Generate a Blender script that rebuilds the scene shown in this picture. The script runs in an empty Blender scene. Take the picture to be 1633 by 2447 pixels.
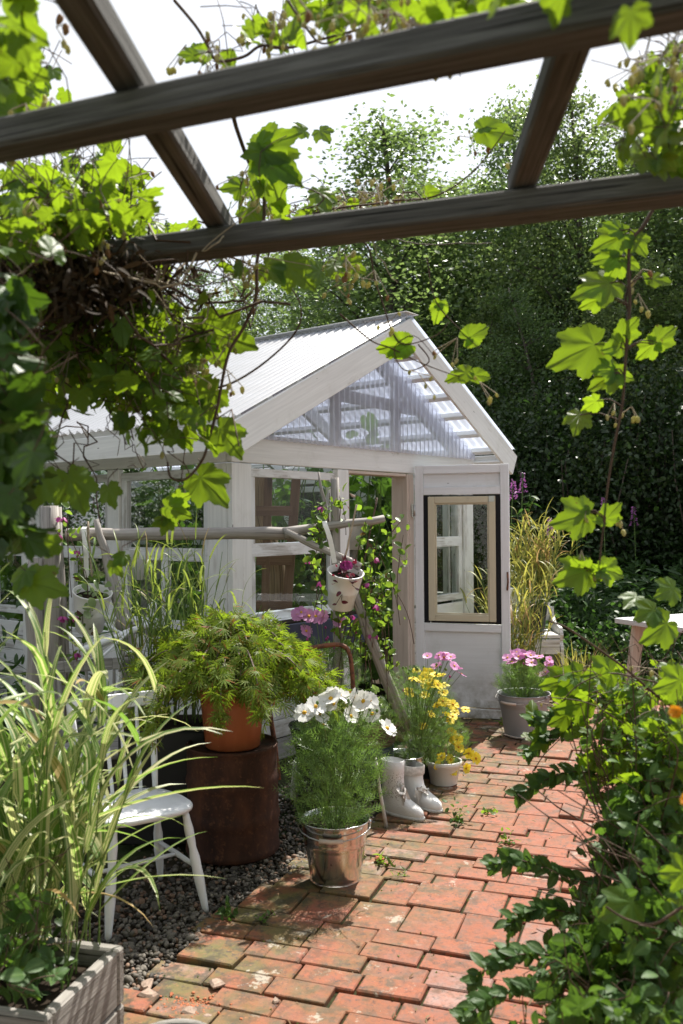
import bpy, math, random
import numpy as np
from mathutils import Vector, Matrix
sc = bpy.context.scene
COL = sc.collection
rnd = random.Random(7)
rng = np.random.default_rng(7)
PI = math.pi
# ---------------------------------------------------------------- camera
H = 1.55
M = np.array([[0.99997275, 0.00006525, -0.0073815], [-0.00738179, 0.00883883, -0.99993369], [0.0, 0.99996093, 0.00883907]])
FD = 2150 / 1.0415
cam = bpy.data.objects.new('camera', bpy.data.cameras.new('camera'))
COL.objects.link(cam)
cam.matrix_world = Matrix(((M[0][0], -M[1][0], -M[2][0], 0), (M[0][1], -M[1][1], -M[2][1], 0), (M[0][2], -M[1][2], -M[2][2], H), (0, 0, 0, 1)))
cam.data.sensor_fit = 'VERTICAL'
cam.data.sensor_height = 36
cam.data.lens = 2150 / 2447 * 36
cam.data.clip_start = 0.05
cam.data.clip_end = 500
cam.data.dof.use_dof = True
cam.data.dof.focus_distance = 5.2
cam.data.dof.aperture_fstop = 4.0
sc.camera = cam
# ---------------------------------------------------------------- sky, sun, exposure
SUN_EL, SUN_AZ = math.radians(55), math.radians(26)      # azimuth clockwise from +Y
w = bpy.data.worlds.new('World'); sc.world = w; w.use_nodes = True
nt = w.node_tree; nt.nodes.clear()
_o = nt.nodes.new('ShaderNodeOutputWorld'); _b = nt.nodes.new('ShaderNodeBackground')
_s = nt.nodes.new('ShaderNodeTexSky'); _s.sky_type = 'NISHITA'; _s.sun_disc = False
_s.sun_elevation = SUN_EL; _s.sun_rotation = SUN_AZ; _s.dust_density = 3.0; _s.air_density = 1.2; _s.ozone_density = 1.0
# thin bright cloud veil over the blue
_tc = nt.nodes.new('ShaderNodeTexCoord'); _n = nt.nodes.new('ShaderNodeTexNoise'); _n.inputs['Scale'].default_value = 2.2; _n.inputs['Detail'].default_value = 5
_r = nt.nodes.new('ShaderNodeMapRange'); _r.inputs['From Min'].default_value = .3; _r.inputs['From Max'].default_value = .62; _r.inputs['To Min'].default_value = .45; _r.inputs['To Max'].default_value = .92
_m = nt.nodes.new('ShaderNodeMixRGB')
SD = Vector((math.sin(SUN_AZ) * math.cos(SUN_EL), math.cos(SUN_AZ) * math.cos(SUN_EL), math.sin(SUN_EL)))
_d = nt.nodes.new('ShaderNodeVectorMath'); _d.operation = 'DOT_PRODUCT'; _d.inputs[1].default_value = SD        # the veil glows round the sun
_g = nt.nodes.new('ShaderNodeMapRange'); _g.interpolation_type = 'SMOOTHSTEP'; _g.inputs['From Min'].default_value = .1; _g.inputs['From Max'].default_value = .95; _g.inputs['To Min'].default_value = 3.6; _g.inputs['To Max'].default_value = 5.8
_c = nt.nodes.new('ShaderNodeVectorMath'); _c.operation = 'SCALE'; _c.inputs[0].default_value = (.97, 1.0, 1.05)
nt.links.new(_tc.outputs['Generated'], _d.inputs[0]); nt.links.new(_d.outputs['Value'], _g.inputs['Value']); nt.links.new(_g.outputs['Result'], _c.inputs['Scale']); nt.links.new(_c.outputs['Vector'], _m.inputs['Color2'])
nt.links.new(_tc.outputs['Generated'], _n.inputs['Vector']); nt.links.new(_n.outputs['Fac'], _r.inputs['Value']); nt.links.new(_r.outputs['Result'], _m.inputs['Fac'])
nt.links.new(_s.outputs['Color'], _m.inputs['Color1']); nt.links.new(_m.outputs['Color'], _b.inputs['Color'])
_b.inputs['Strength'].default_value = 0.1
nt.links.new(_b.outputs['Background'], _o.inputs['Surface'])
sun = bpy.data.objects.new('sun', bpy.data.lights.new('sun', 'SUN')); COL.objects.link(sun)
sun.data.energy = 5.0; sun.data.angle = math.radians(.5); sun.data.color = (1.0, .95, .86)
SD = Vector((math.sin(SUN_AZ) * math.cos(SUN_EL), math.cos(SUN_AZ) * math.cos(SUN_EL), math.sin(SUN_EL)))
sun.rotation_euler = (-SD).to_track_quat('-Z', 'Y').to_euler(); sun.location = (6, 12, 20)
vs = sc.view_settings; vs.view_transform = 'Standard'; vs.look = 'None'; vs.gamma = 1; vs.exposure = 1.04
sc.cycles.use_denoising = True
sc.cycles.max_bounces = 10; sc.cycles.transparent_max_bounces = 16; sc.cycles.transmission_bounces = 8
sc.cycles.diffuse_bounces = 4; sc.cycles.glossy_bounces = 4
sc.cycles.caustics_reflective = False; sc.cycles.caustics_refractive = False

# ---------------------------------------------------------------- picture helpers: a sight line meets a depth or a level
def ray(u, v):
    return M.T @ np.array([(u - 784) / FD, (v - 1174.8) / FD, 1.0])
def at(u, v, y):
    r = ray(u, v); t = y / r[1]; return np.array([r[0] * t, y, H + r[2] * t])
def gnd(u, v, z=0.0):
    r = ray(u, v); t = (z - H) / r[2]; return np.array([r[0] * t, r[1] * t, z])
def V3(*a): return np.array(a if len(a) > 1 else a[0], float)
def unit(v):
    v = np.asarray(v, float); n = np.linalg.norm(v, axis=-1, keepdims=True); return v / np.maximum(n, 1e-9)

# ---------------------------------------------------------------- objects
def origin(o):
    p = V3(0, 0, 0)
    while o is not None:
        p = p + np.array(o.location); o = o.parent
    return p
def tag(o, label=None, cat=None, group=None, kind=None):
    if label: o['label'] = label
    if cat: o['category'] = cat
    if group: o['group'] = group
    if kind: o['kind'] = kind
    return o
def thing(name, loc, label, cat, group=None):
    o = bpy.data.objects.new(name, None); COL.objects.link(o); o.location = [float(x) for x in loc]
    o.empty_display_size = .1
    return tag(o, label, cat, group)
def link_mesh(name, me, parent):
    o = bpy.data.objects.new(name, me); COL.objects.link(o)
    if parent is not None: o.parent = parent
    return o
def np_mesh(name, V, F, mats, parent=None, lc=None, vein=None, smooth=True, mi=None):
    """V (n,3) world, F (m,k) uniform faces."""
    V = np.asarray(V, np.float32).reshape(-1, 3); F = np.asarray(F, np.int32); k = F.shape[1]; m = len(F)
    if parent is not None: off = origin(parent)
    else: off = np.array([(V[:, 0].min() + V[:, 0].max()) / 2, (V[:, 1].min() + V[:, 1].max()) / 2, V[:, 2].min()])
    me = bpy.data.meshes.new(name)
    me.vertices.add(len(V)); me.vertices.foreach_set('co', (V - off).astype(np.float32).ravel())
    me.loops.add(m * k); me.loops.foreach_set('vertex_index', F.ravel())
    me.polygons.add(m); me.polygons.foreach_set('loop_start', np.arange(0, m * k, k, dtype=np.int32))
    me.polygons.foreach_set('loop_total', np.full(m, k, np.int32))
    me.polygons.foreach_set('use_smooth', np.full(m, smooth))
    if not isinstance(mats, (list, tuple)): mats = [mats]
    for x in mats: me.materials.append(x)
    if mi is not None: me.polygons.foreach_set('material_index', np.asarray(mi, np.int32))
    if lc is not None:
        a = me.attributes.new('lc', 'FLOAT_VECTOR', 'POINT'); a.data.foreach_set('vector', np.asarray(lc, np.float32).ravel())
    if vein is not None:
        a = me.attributes.new('vein', 'FLOAT', 'POINT'); a.data.foreach_set('value', np.asarray(vein, np.float32).ravel())
    me.update(calc_edges=True); me.validate()
    o = link_mesh(name, me, parent)
    if parent is None: o.location = [float(x) for x in off]
    return o

class MB:
    """gathers boxes, bars, tubes and lathes into ONE mesh; keeps a board-aligned coordinate 'lc' per vertex"""
    def __init__(s): s.v = []; s.lc = []; s.f = []; s.sm = []; s.mi = []; s.cur = 0
    def add(s, verts, faces, lc, smooth=False):
        b = len(s.v); s.v += [tuple(float(c) for c in p) for p in verts]; s.lc += [tuple(float(c) for c in p) for p in lc]
        for f in faces: s.f.append([i + b for i in f]); s.sm.append(smooth); s.mi.append(s.cur)
    def box(s, c, ax, ay, az, sx, sy, sz, bev=.003, wob=0.0):
        """centre, unit axes, full sizes; ax is the grain direction; chamfered edges"""
        c, ax, ay, az = map(V3, (c, ax, ay, az)); hx, hy, hz = sx / 2, sy / 2, sz / 2
        b = min(bev, hx * .4, hy * .4, hz * .4)
        P = []
        for i in (-1, 1):
            for j in (-1, 1):
                for k in (-1, 1):
                    P += [(i * hx, j * (hy - b), k * (hz - b)), (i * (hx - b), j * hy, k * (hz - b)), (i * (hx - b), j * (hy - b), k * hz)]
        def id_(i, j, k, t): return ((i > 0) * 4 + (j > 0) * 2 + (k > 0)) * 3 + t
        F = []
        for sg in (-1, 1):
            q = [(sg, -1, -1), (sg, 1, -1), (sg, 1, 1), (sg, -1, 1)]; q = q if sg > 0 else q[::-1]; F.append([id_(*a, 0) for a in q])
            q = [(-1, sg, -1), (-1, sg, 1), (1, sg, 1), (1, sg, -1)]; q = q if sg > 0 else q[::-1]; F.append([id_(*a, 1) for a in q])
            q = [(-1, -1, sg), (1, -1, sg), (1, 1, sg), (-1, 1, sg)]; q = q if sg > 0 else q[::-1]; F.append([id_(*a, 2) for a in q])
        for a in (-1, 1):
            for d in (-1, 1):
                F.append([id_(a, d, -1, 0), id_(a, d, -1, 1), id_(a, d, 1, 1), id_(a, d, 1, 0)] if a * d < 0 else [id_(a, d, 1, 0), id_(a, d, 1, 1), id_(a, d, -1, 1), id_(a, d, -1, 0)])
                F.append([id_(a, -1, d, 0), id_(a, 1, d, 0), id_(a, 1, d, 2), id_(a, -1, d, 2)] if a * d < 0 else [id_(a, -1, d, 2), id_(a, 1, d, 2), id_(a, 1, d, 0), id_(a, -1, d, 0)])
                F.append([id_(-1, a, d, 1), id_(-1, a, d, 2), id_(1, a, d, 2), id_(1, a, d, 1)] if a * d < 0 else [id_(1, a, d, 1), id_(1, a, d, 2), id_(-1, a, d, 2), id_(-1, a, d, 1)])
        for i in (-1, 1):
            for j in (-1, 1):
                for k in (-1, 1):
                    t = [id_(i, j, k, 0), id_(i, j, k, 1), id_(i, j, k, 2)]; F.append(t if i * j * k > 0 else t[::-1])
        o = (rnd.uniform(0, 50), rnd.uniform(0, 50), rnd.uniform(0, 50))
        ver = [c + ax * p[0] + ay * p[1] + az * p[2] for p in P]
        s.add(ver, F, [(p[0] + o[0], p[1] + o[1], p[2] + o[2]) for p in P])
    def bar(s, p0, p1, width, thick, up=(0, 0, 1), bev=.003):
        """board from p0 to p1 (centre line); width along up, thick across"""
        p0, p1 = V3(p0), V3(p1); d = p1 - p0; L = np.linalg.norm(d); ax = d / L
        ay = V3(up) - ax * np.dot(up, ax); ay = unit(ay); az = np.cross(ax, ay)
        s.box((p0 + p1) / 2, ax, ay, az, L, width, thick, bev)
    def tube(s, pts, r, n=8, cap=True, wob=0.0):
        pts = np.array(pts, float); m = len(pts); r = np.array([r] * m if np.isscalar(r) else r, float)
        T = unit(np.gradient(pts, axis=0)); ref = V3(0, 0, 1) if abs(T[0][2]) < .9 else V3(1, 0, 0)
        a = unit(np.cross(T[0], ref)); V = []; LC = []; o = (rnd.uniform(0, 50), rnd.uniform(0, 50), rnd.uniform(0, 50)); L = 0
        for i in range(m):
            a = unit(a - T[i] * np.dot(a, T[i])); b = np.cross(T[i], a)
            if i: L += np.linalg.norm(pts[i] - pts[i - 1])
            for k in range(n):
                t = 2 * PI * k / n; rr = r[i] * (1 + (rnd.uniform(-wob, wob) if wob else 0))
                V.append(pts[i] + (a * math.cos(t) + b * math.sin(t)) * rr); LC.append((o[0] + L, o[1] + r[i] * math.cos(t), o[2] + r[i] * math.sin(t)))
        F = [[i * n + k, i * n + (k + 1) % n, (i + 1) * n + (k + 1) % n, (i + 1) * n + k] for i in range(m - 1) for k in range(n)]
        if cap: F += [list(range(n))[::-1], [(m - 1) * n + k for k in range(n)]]
        s.add(V, F, LC, True)
    def lathe(s, prof, c=(0, 0, 0), n=32, ax=(0, 0, 1), ex=None, dent=0.0, sx=1.0):
        """profile [(r, z)...] about axis ax through c"""
        c = V3(c); az = unit(V3(ax)); ref = V3(1, 0, 0) if abs(az[0]) < .9 else V3(0, 1, 0)
        a = unit(ref - az * np.dot(ref, az)); b = np.cross(az, a); V = []; LC = []; ph = rnd.uniform(0, 6)
        for r, z in prof:
            for k in range(n):
                t = 2 * PI * k / n; rr = r * (1 + dent * math.sin(3 * t + ph + z * 9) + dent * .6 * math.sin(7 * t + 2 * ph - z * 17))
                V.append(c + a * rr * math.cos(t) * sx + b * rr * math.sin(t) + az * z); LC.append((r * math.cos(t), r * math.sin(t), z))
        F = [[i * n + k, i * n + (k + 1) % n, (i + 1) * n + (k + 1) % n, (i + 1) * n + k] for i in range(len(prof) - 1) for k in range(n)]
        s.add(V, F, LC, True)
    def quad(s, a, b, c, d, lc=None):
        s.add([a, b, c, d], [[0, 1, 2, 3]], lc or [a, b, c, d])
    def build(s, name, mats, parent=None, bevel=None, autosmooth=None):
        V = np.array(s.v, np.float32)
        off = origin(parent) if parent is not None else np.array([(V[:, 0].min() + V[:, 0].max()) / 2, (V[:, 1].min() + V[:, 1].max()) / 2, V[:, 2].min()])
        me = bpy.data.meshes.new(name); me.from_pydata([tuple(p) for p in (V - off)], [], s.f)
        me.polygons.foreach_set('use_smooth', s.sm)
        if not isinstance(mats, (list, tuple)): mats = [mats]
        for x in mats: me.materials.append(x)
        me.polygons.foreach_set('material_index', s.mi)
        a = me.attributes.new('lc', 'FLOAT_VECTOR', 'POINT'); a.data.foreach_set('vector', np.array(s.lc, np.float32).ravel())
        me.update()
        o = link_mesh(name, me, parent)
        if parent is None: o.location = [float(x) for x in off]
        return o
def copy_tree(o, parent=None):
    c = o.copy(); COL.objects.link(c); c.parent = parent
    for ch in list(o.children): copy_tree(ch, c)
    return c

# ---------------------------------------------------------------- materials
def newmat(name):
    m = bpy.data.materials.new(name); m.use_nodes = True; n = m.node_tree; n.nodes.clear()
    out = n.nodes.new('ShaderNodeOutputMaterial'); return m, n, out
class NG:
    def __init__(s, nt): s.t = nt
    def n(s, typ, **k):
        x = s.t.nodes.new(typ)
        for a, b in k.items(): setattr(x, a, b)
        return x
    def l(s, a, b): s.t.links.new(a, b)
    def attr(s, name): return s.n('ShaderNodeAttribute', attribute_name=name)
    def mapv(s, vec, scale, loc=(0, 0, 0)):
        x = s.n('ShaderNodeMapping'); x.inputs['Scale'].default_value = scale; x.inputs['Location'].default_value = loc; s.l(vec, x.inputs['Vector']); return x.outputs['Vector']
    def noise(s, vec, scale, detail=4, rough=.55, dist=0):
        x = s.n('ShaderNodeTexNoise'); x.inputs['Scale'].default_value = scale; x.inputs['Detail'].default_value = detail; x.inputs['Roughness'].default_value = rough; x.inputs['Distortion'].default_value = dist
        if vec is not None: s.l(vec, x.inputs['Vector'])
        return x.outputs['Fac']
    def vor(s, vec, scale, feat='F1'):
        x = s.n('ShaderNodeTexVoronoi'); x.feature = feat; x.inputs['Scale'].default_value = scale; s.l(vec, x.inputs['Vector']); return x.outputs['Distance']
    def ramp(s, fac, stops):
        x = s.n('ShaderNodeValToRGB'); e = x.color_ramp.elements
        while len(e) < len(stops): e.new(.5)
        for i, (p, c) in enumerate(stops): e[i].position = p; e[i].color = (c[0], c[1], c[2], 1) if len(c) == 3 else c
        s.l(fac, x.inputs['Fac']); return x.outputs['Color']
    def rng(s, fac, a, b, c=0, d=1):
        x = s.n('ShaderNodeMapRange'); x.inputs['From Min'].default_value = a; x.inputs['From Max'].default_value = b; x.inputs['To Min'].default_value = c; x.inputs['To Max'].default_value = d; s.l(fac, x.inputs['Value']); return x.outputs['Result']
    def mix(s, fac, a, b, mode='MIX'):
        x = s.n('ShaderNodeMixRGB', blend_type=mode)
        for i, q in ((0, fac), (1, a), (2, b)):
            if isinstance(q, (int, float)): x.inputs[i].default_value = q
            elif isinstance(q, tuple): x.inputs[i].default_value = (*q[:3], 1)
            else: s.l(q, x.inputs[i])
        return x.outputs['Color']
    def math(s, op, a, b=0.0):
        x = s.n('ShaderNodeMath', operation=op)
        for i, q in ((0, a), (1, b)):
            if isinstance(q, (int, float)): x.inputs[i].default_value = q
            else: s.l(q, x.inputs[i])
        return x.outputs[0]
    def bump(s, h, strength=.4, dist=.005):
        x = s.n('ShaderNodeBump'); x.inputs['Strength'].default_value = strength; x.inputs['Distance'].default_value = dist; s.l(h, x.inputs['Height']); return x.outputs['Normal']
    def pbsdf(s, col, rough=.6, metal=0.0, spec=.5, normal=None):
        x = s.n('ShaderNodeBsdfPrincipled')
        for nm, q in (('Base Color', col), ('Roughness', rough), ('Metallic', metal), ('Specular IOR Level', spec)):
            if isinstance(q, (int, float)): x.inputs[nm].default_value = q
            elif isinstance(q, tuple): x.inputs[nm].default_value = (*q[:3], 1)
            else: s.l(q, x.inputs[nm])
        if normal is not None: s.l(normal, x.inputs['Normal'])
        return x.outputs['BSDF']
def painted_wood(name, base, wear=.35, worn=(.35, .30, .24), grainc=.85, rough=.65):
    """thin paint over visible grain, knots and worn spots; grain runs along lc.x"""
    m, t, out = newmat(name); g = NG(t); lc = g.attr('lc').outputs['Vector']
    gr = g.noise(g.mapv(lc, (2.2, 55, 55)), 1.0, 5, .6, .4); gr2 = g.noise(g.mapv(lc, (.9, 14, 14)), 1.0, 3, .5, .8)
    kn = g.vor(g.mapv(lc, (1.6, 5.5, 5.5)), 1.0); knm = g.rng(kn, .05, .15, 1, 0)
    big = g.noise(g.mapv(lc, (3, 7, 7)), 1.0, 5, .6)
    c = g.mix(g.rng(gr, .35, .75, 0, 1), tuple(x * grainc for x in base), base)
    c = g.mix(g.rng(gr2, .45, .75, 0, .45), c, tuple(x * .72 + y * .2 for x, y in zip(base, worn)))
    c = g.mix(g.math('MULTIPLY', knm, .55), c, (.28, .22, .17))
    wm = g.rng(big, .74 - wear * .3, .80 - wear * .25, 0, 1); wm = g.math('MULTIPLY', wm, g.rng(gr, .42, .62, 0, 1))
    c = g.mix(g.math('MULTIPLY', wm, .8), c, worn)
    sx = g.n('ShaderNodeSeparateXYZ'); geo = g.n('ShaderNodeNewGeometry'); g.l(geo.outputs['Position'], sx.inputs[0]); sp = g.noise(geo.outputs['Position'], 9, 7, .7)
    c = g.mix(g.math('MULTIPLY', g.rng(sx.outputs[2], .03, .42, .8, 0), g.rng(sp, .36, .62, 0, 1)), c, (.20, .18, .12))          # splashed dirt near the ground
    c = g.mix(g.math('MULTIPLY', g.rng(g.noise(geo.outputs['Position'], 3.5, 7, .68), .56, .68, 0, .22), 1.0), c, (.44, .43, .35))     # faint green-grey weather stains
    c = g.mix(g.rng(g.vor(g.mapv(lc, (3.2, 11, 11), (3, 7, 1)), 1.0), .045, .03, 0, .85), c, (.07, .055, .045))          # nail heads
    b = g.pbsdf(c, rough, 0, .3, g.bump(g.mix(.5, gr, gr2), .35, .004)); g.l(b, out.inputs['Surface']); return m
def bare_wood(name, ca, cb, cc, rough=.85, crack=.7, f=1.0):
    m, t, out = newmat(name); g = NG(t); lc = g.attr('lc').outputs['Vector']
    gr = g.noise(g.mapv(lc, (1.6 * f, 48 * f, 48 * f)), 1.0, 6, .65, .5); lg = g.noise(g.mapv(lc, (.8, 9, 9)), 1.0, 4, .55, .6)
    ck = g.noise(g.mapv(lc, (1.1 * f, 75 * f, 75 * f)), 1.0, 3, .5, .9)
    kn = g.vor(g.mapv(lc, (1.3, 6, 6)), 1.0)
    c = g.ramp(gr, [(.28, ca), (.5, cb), (.75, cc)]); c = g.mix(g.rng(lg, .4, .7, 0, .55), c, ca)
    c = g.mix(g.math('MULTIPLY', g.rng(kn, .06, .17, 1, 0), .75), c, tuple(x * .35 for x in ca))
    c = g.mix(g.math('MULTIPLY', g.rng(ck, .60, .68, 0, 1), crack), c, tuple(x * .22 for x in ca))
    b = g.pbsdf(c, rough, 0, .2, g.bump(g.mix(.5, gr, ck), .6, .006)); g.l(b, out.inputs['Surface']); return m
def leaf_mat(name, c1, c2, tc, trans=.45, rough=.42, spec=.4, vein=None, c3=None, p3=.9, vs_=.5, hue=True):
    """thin leaf: reflects c1..c2 (random per leaf), lets light of colour tc through"""
    m, t, out = newmat(name); g = NG(t)
    r = g.n('ShaderNodeNewGeometry').outputs['Random Per Island']
    st = [(0, c1), (.85, c2)] + ([(p3, c3), (1, c3)] if c3 else [])
    col = g.ramp(r, st)
    tcol = g.mix(.6, col, tc); tcol = g.mix(1.0, tcol, (1.0, 1.0, 1.0), 'MULTIPLY')
    tcl = g.mix(g.rng(r, 0, 1, .0, .75), tc, tuple(x * .42 for x in tc))
    if c3: tcl = g.mix(g.rng(r, p3 - .01, p3, 0, .8), tcl, c3)
    nrm = None
    if vein:
        va = g.attr('vein').outputs['Fac']; vm = g.math('POWER', va, 5.0)
        col = g.mix(g.math('MULTIPLY', vm, .55), col, vein); tcl = g.mix(g.math('MULTIPLY', vm, .6), tcl, tuple(x * 1.1 for x in vein))
        pos = g.n('ShaderNodeTexCoord').outputs['Object']; nz = g.noise(pos, 70, 3)
        nrm = g.bump(g.mix(.4, nz, vm), .35, .004)
        col = g.mix(g.rng(nz, .3, .7, .0, .25), col, tuple(x * .6 for x in c1))
        sp = g.math('MULTIPLY', g.rng(g.noise(pos, 34, 5, .7), .63, .67, 0, 1), g.rng(r, .35, .6, 0, .9)); col = g.mix(sp, col, (.12, .07, .03)); tcl = g.mix(sp, tcl, (.10, .06, .02)); bl = g.noise(pos, 16, 3); tcl = g.mix(g.rng(bl, .35, .65, 0, .4), tcl, tuple(x * .6 for x in tc))
    b = g.pbsdf(col, rough, 0, spec, nrm); tr = g.n('ShaderNodeBsdfTranslucent'); g.l(tcl, tr.inputs['Color'])
    mx = g.n('ShaderNodeMixShader'); mx.inputs[0].default_value = trans; g.l(b, mx.inputs[1]); g.l(tr.outputs[0], mx.inputs[2]); g.l(mx.outputs[0], out.inputs['Surface']); return m
def plain(name, col, rough=.6, metal=0, spec=.5, var=.15, scale=25, bump=0.0, sc3=(1, 1, 1)):
    m, t, out = newmat(name); g = NG(t); lc = g.attr('lc').outputs['Vector']; nz = g.noise(g.mapv(lc, sc3), scale, 5)
    c = g.mix(g.rng(nz, .3, .7, 0, 1), tuple(x * (1 - var) for x in col), tuple(min(1, x * (1 + var * .6)) for x in col))
    b = g.pbsdf(c, rough, metal, spec, g.bump(nz, bump, .004) if bump else None); g.l(b, out.inputs['Surface']); return m
def speckled(name, col, spot, rough=.5, amount=.66, scale=14, metal=0, spec=.5):
    m, t, out = newmat(name); g = NG(t); lc = g.attr('lc').outputs['Vector']; nz = g.noise(lc, scale, 7, .7); n2 = g.noise(lc, scale * .3, 3)
    c = g.mix(g.rng(n2, .35, .7, 0, .5), col, tuple(x * .82 for x in col)); c = g.mix(g.rng(nz, amount, amount + .05, 0, .9), c, spot)
    b = g.pbsdf(c, rough, metal, spec, g.bump(nz, .15, .003)); g.l(b, out.inputs['Surface']); return m

GW = painted_wood('greenhouse_white', (.86, .855, .83), .4, grainc=.84)
GWcool = painted_wood('door_white', (.83, .835, .86), .3, grainc=.9)
GPly = painted_wood('door_panel_white', (.80, .81, .83), .30, grainc=.93)
PEEL = painted_wood('peeling_white', (.82, .825, .815), .95, (.30, .27, .23))
CREAM = painted_wood('cream_paint', (.62, .55, .40), .5, (.30, .26, .20), .93)
BARE_PINK = bare_wood('raw_timber', (.52, .42, .35), (.62, .53, .46), (.70, .62, .55), crack=.25)
GREYW = bare_wood('grey_weathered_wood', (.20, .19, .175), (.31, .295, .275), (.43, .415, .39))
POLEW = bare_wood('silver_grey_pole', (.19, .17, .155), (.34, .315, .29), (.50, .475, .45))
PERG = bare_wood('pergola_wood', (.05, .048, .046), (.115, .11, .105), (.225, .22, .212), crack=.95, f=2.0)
PLANTW = bare_wood('planter_plank', (.15, .14, .125), (.27, .25, .23), (.42, .40, .37), crack=.95, f=1.6)
BROWNW = bare_wood('brown_wood', (.13, .075, .045), (.20, .12, .075), (.28, .18, .12), crack=.4)
CHAIRW = speckled('chipped_white_paint', (.74, .75, .77), (.10, .08, .07), .4, .655, 24)
POTW = plain('white_enamel', (.78, .77, .74), .35, 0, .5, .06, 8)
SOIL = plain('soil', (.028, .02, .014), .95, 0, .1, .5, 60, .8)
BLACK = plain('black_plastic', (.012, .012, .013), .45, 0, .4, .3, 10)
BLUE = plain('dark_blue_paint', (.02, .028, .06), .5, 0, .4, .3, 12)
FELT = plain('black_felt', (.022, .022, .025), .9, 0, .1, .3, 90, .4)
IRON = speckled('rusty_pipe', (.20, .075, .035), (.08, .03, .018), .75, .52, 30)
WICK = bare_wood('wicker', (.12, .085, .055), (.22, .16, .105), (.32, .25, .17), crack=.3)
BARK = bare_wood('bark', (.06, .05, .042), (.12, .10, .085), (.20, .175, .15))
STEM = plain('vine_stem', (.085, .05, .032), .7, 0, .3, .4, 40)
GSTEM = plain('green_stem', (.10, .17, .035), .5, 0, .4, .3, 40)
DRYS = plain('dry_stem', (.34, .28, .20), .8, 0, .2, .3, 40)
def metal_mat(name, col, rough, var, streak):
    m, t, out = newmat(name); g = NG(t); lc = g.attr('lc').outputs['Vector']; nz = g.noise(g.mapv(lc, streak), 10, 5); sp = g.noise(lc, 35, 4)
    c = g.mix(g.rng(nz, .3, .75, 0, 1), tuple(x * (1 - var) for x in col), col); c = g.mix(g.rng(sp, .66, .72, 0, .7), c, (.16, .12, .09))
    b = g.pbsdf(c, g.rng(nz, .3, .7, rough * .7, rough * 1.4), 1.0, .5, g.bump(g.noise(g.mapv(lc, (1, 1, .3)), 9, 2), .12, .01)); g.l(b, out.inputs['Surface']); return m
ZINC = metal_mat('bright_zinc', (.78, .78, .78), .16, .25, (3, 3, .6))
GALV = speckled('dull_galvanised', (.34, .345, .36), (.20, .15, .12), .55, .70, 14, .35)
WIRE = metal_mat('steel_wire', (.55, .54, .52), .3, .3, (1, 1, 1))
def terracotta():
    m, t, out = newmat('terracotta'); g = NG(t); lc = g.attr('lc').outputs['Vector']; nz = g.noise(g.mapv(lc, (3, 3, .5)), 6, 4); n2 = g.noise(lc, 60, 4)
    c = g.mix(g.rng(nz, .3, .7, 0, 1), (.32, .085, .032), (.42, .125, .05)); c = g.mix(g.rng(n2, .66, .74, 0, .5), c, (.5, .3, .2))
    b = g.pbsdf(c, .45, 0, .45); g.l(b, out.inputs['Surface']); return m
TERRA = terracotta()
def barrel_mat():
    m, t, out = newmat('rusted_steel'); g = NG(t); lc = g.attr('lc').outputs['Vector']; nz = g.noise(g.mapv(lc, (2, 2, .7)), 5, 7, .65); n2 = g.noise(lc, 40, 5, .7)
    c = g.ramp(nz, [(.3, (.018, .008, .006)), (.5, (.045, .017, .010)), (.72, (.10, .036, .017))]); c = g.mix(g.rng(n2, .55, .7, 0, .5), c, (.20, .08, .035))
    b = g.pbsdf(c, .7, 0, .3, g.bump(n2, .3, .003)); g.l(b, out.inputs['Surface']); return m
RUST = barrel_mat()
def glass_mat():
    m, t, out = newmat('old_window_glass'); g = NG(t); tr = g.n('ShaderNodeBsdfTransparent'); tr.inputs[0].default_value = (.93, .96, .94, 1)
    gl = g.n('ShaderNodeBsdfGlossy'); gl.inputs['Roughness'].default_value = .02; df = g.n('ShaderNodeBsdfDiffuse'); df.inputs[0].default_value = (.6, .62, .6, 1)
    lw = g.n('ShaderNodeLayerWeight'); lw.inputs[0].default_value = .25; nz = g.noise(g.n('ShaderNodeTexCoord').outputs['Object'], 4, 4)
    a = g.n('ShaderNodeMixShader'); g.l(g.rng(lw.outputs['Fresnel'], 0, 1, .025, .55), a.inputs[0]); g.l(tr.outputs[0], a.inputs[1]); g.l(gl.outputs[0], a.inputs[2])
    b = g.n('ShaderNodeMixShader'); g.l(g.rng(nz, .5, .8, .0, .035), b.inputs[0]); g.l(a.outputs[0], b.inputs[1]); g.l(df.outputs[0], b.inputs[2]); g.l(b.outputs[0], out.inputs['Surface']); return m
GLASS = glass_mat()
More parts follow.
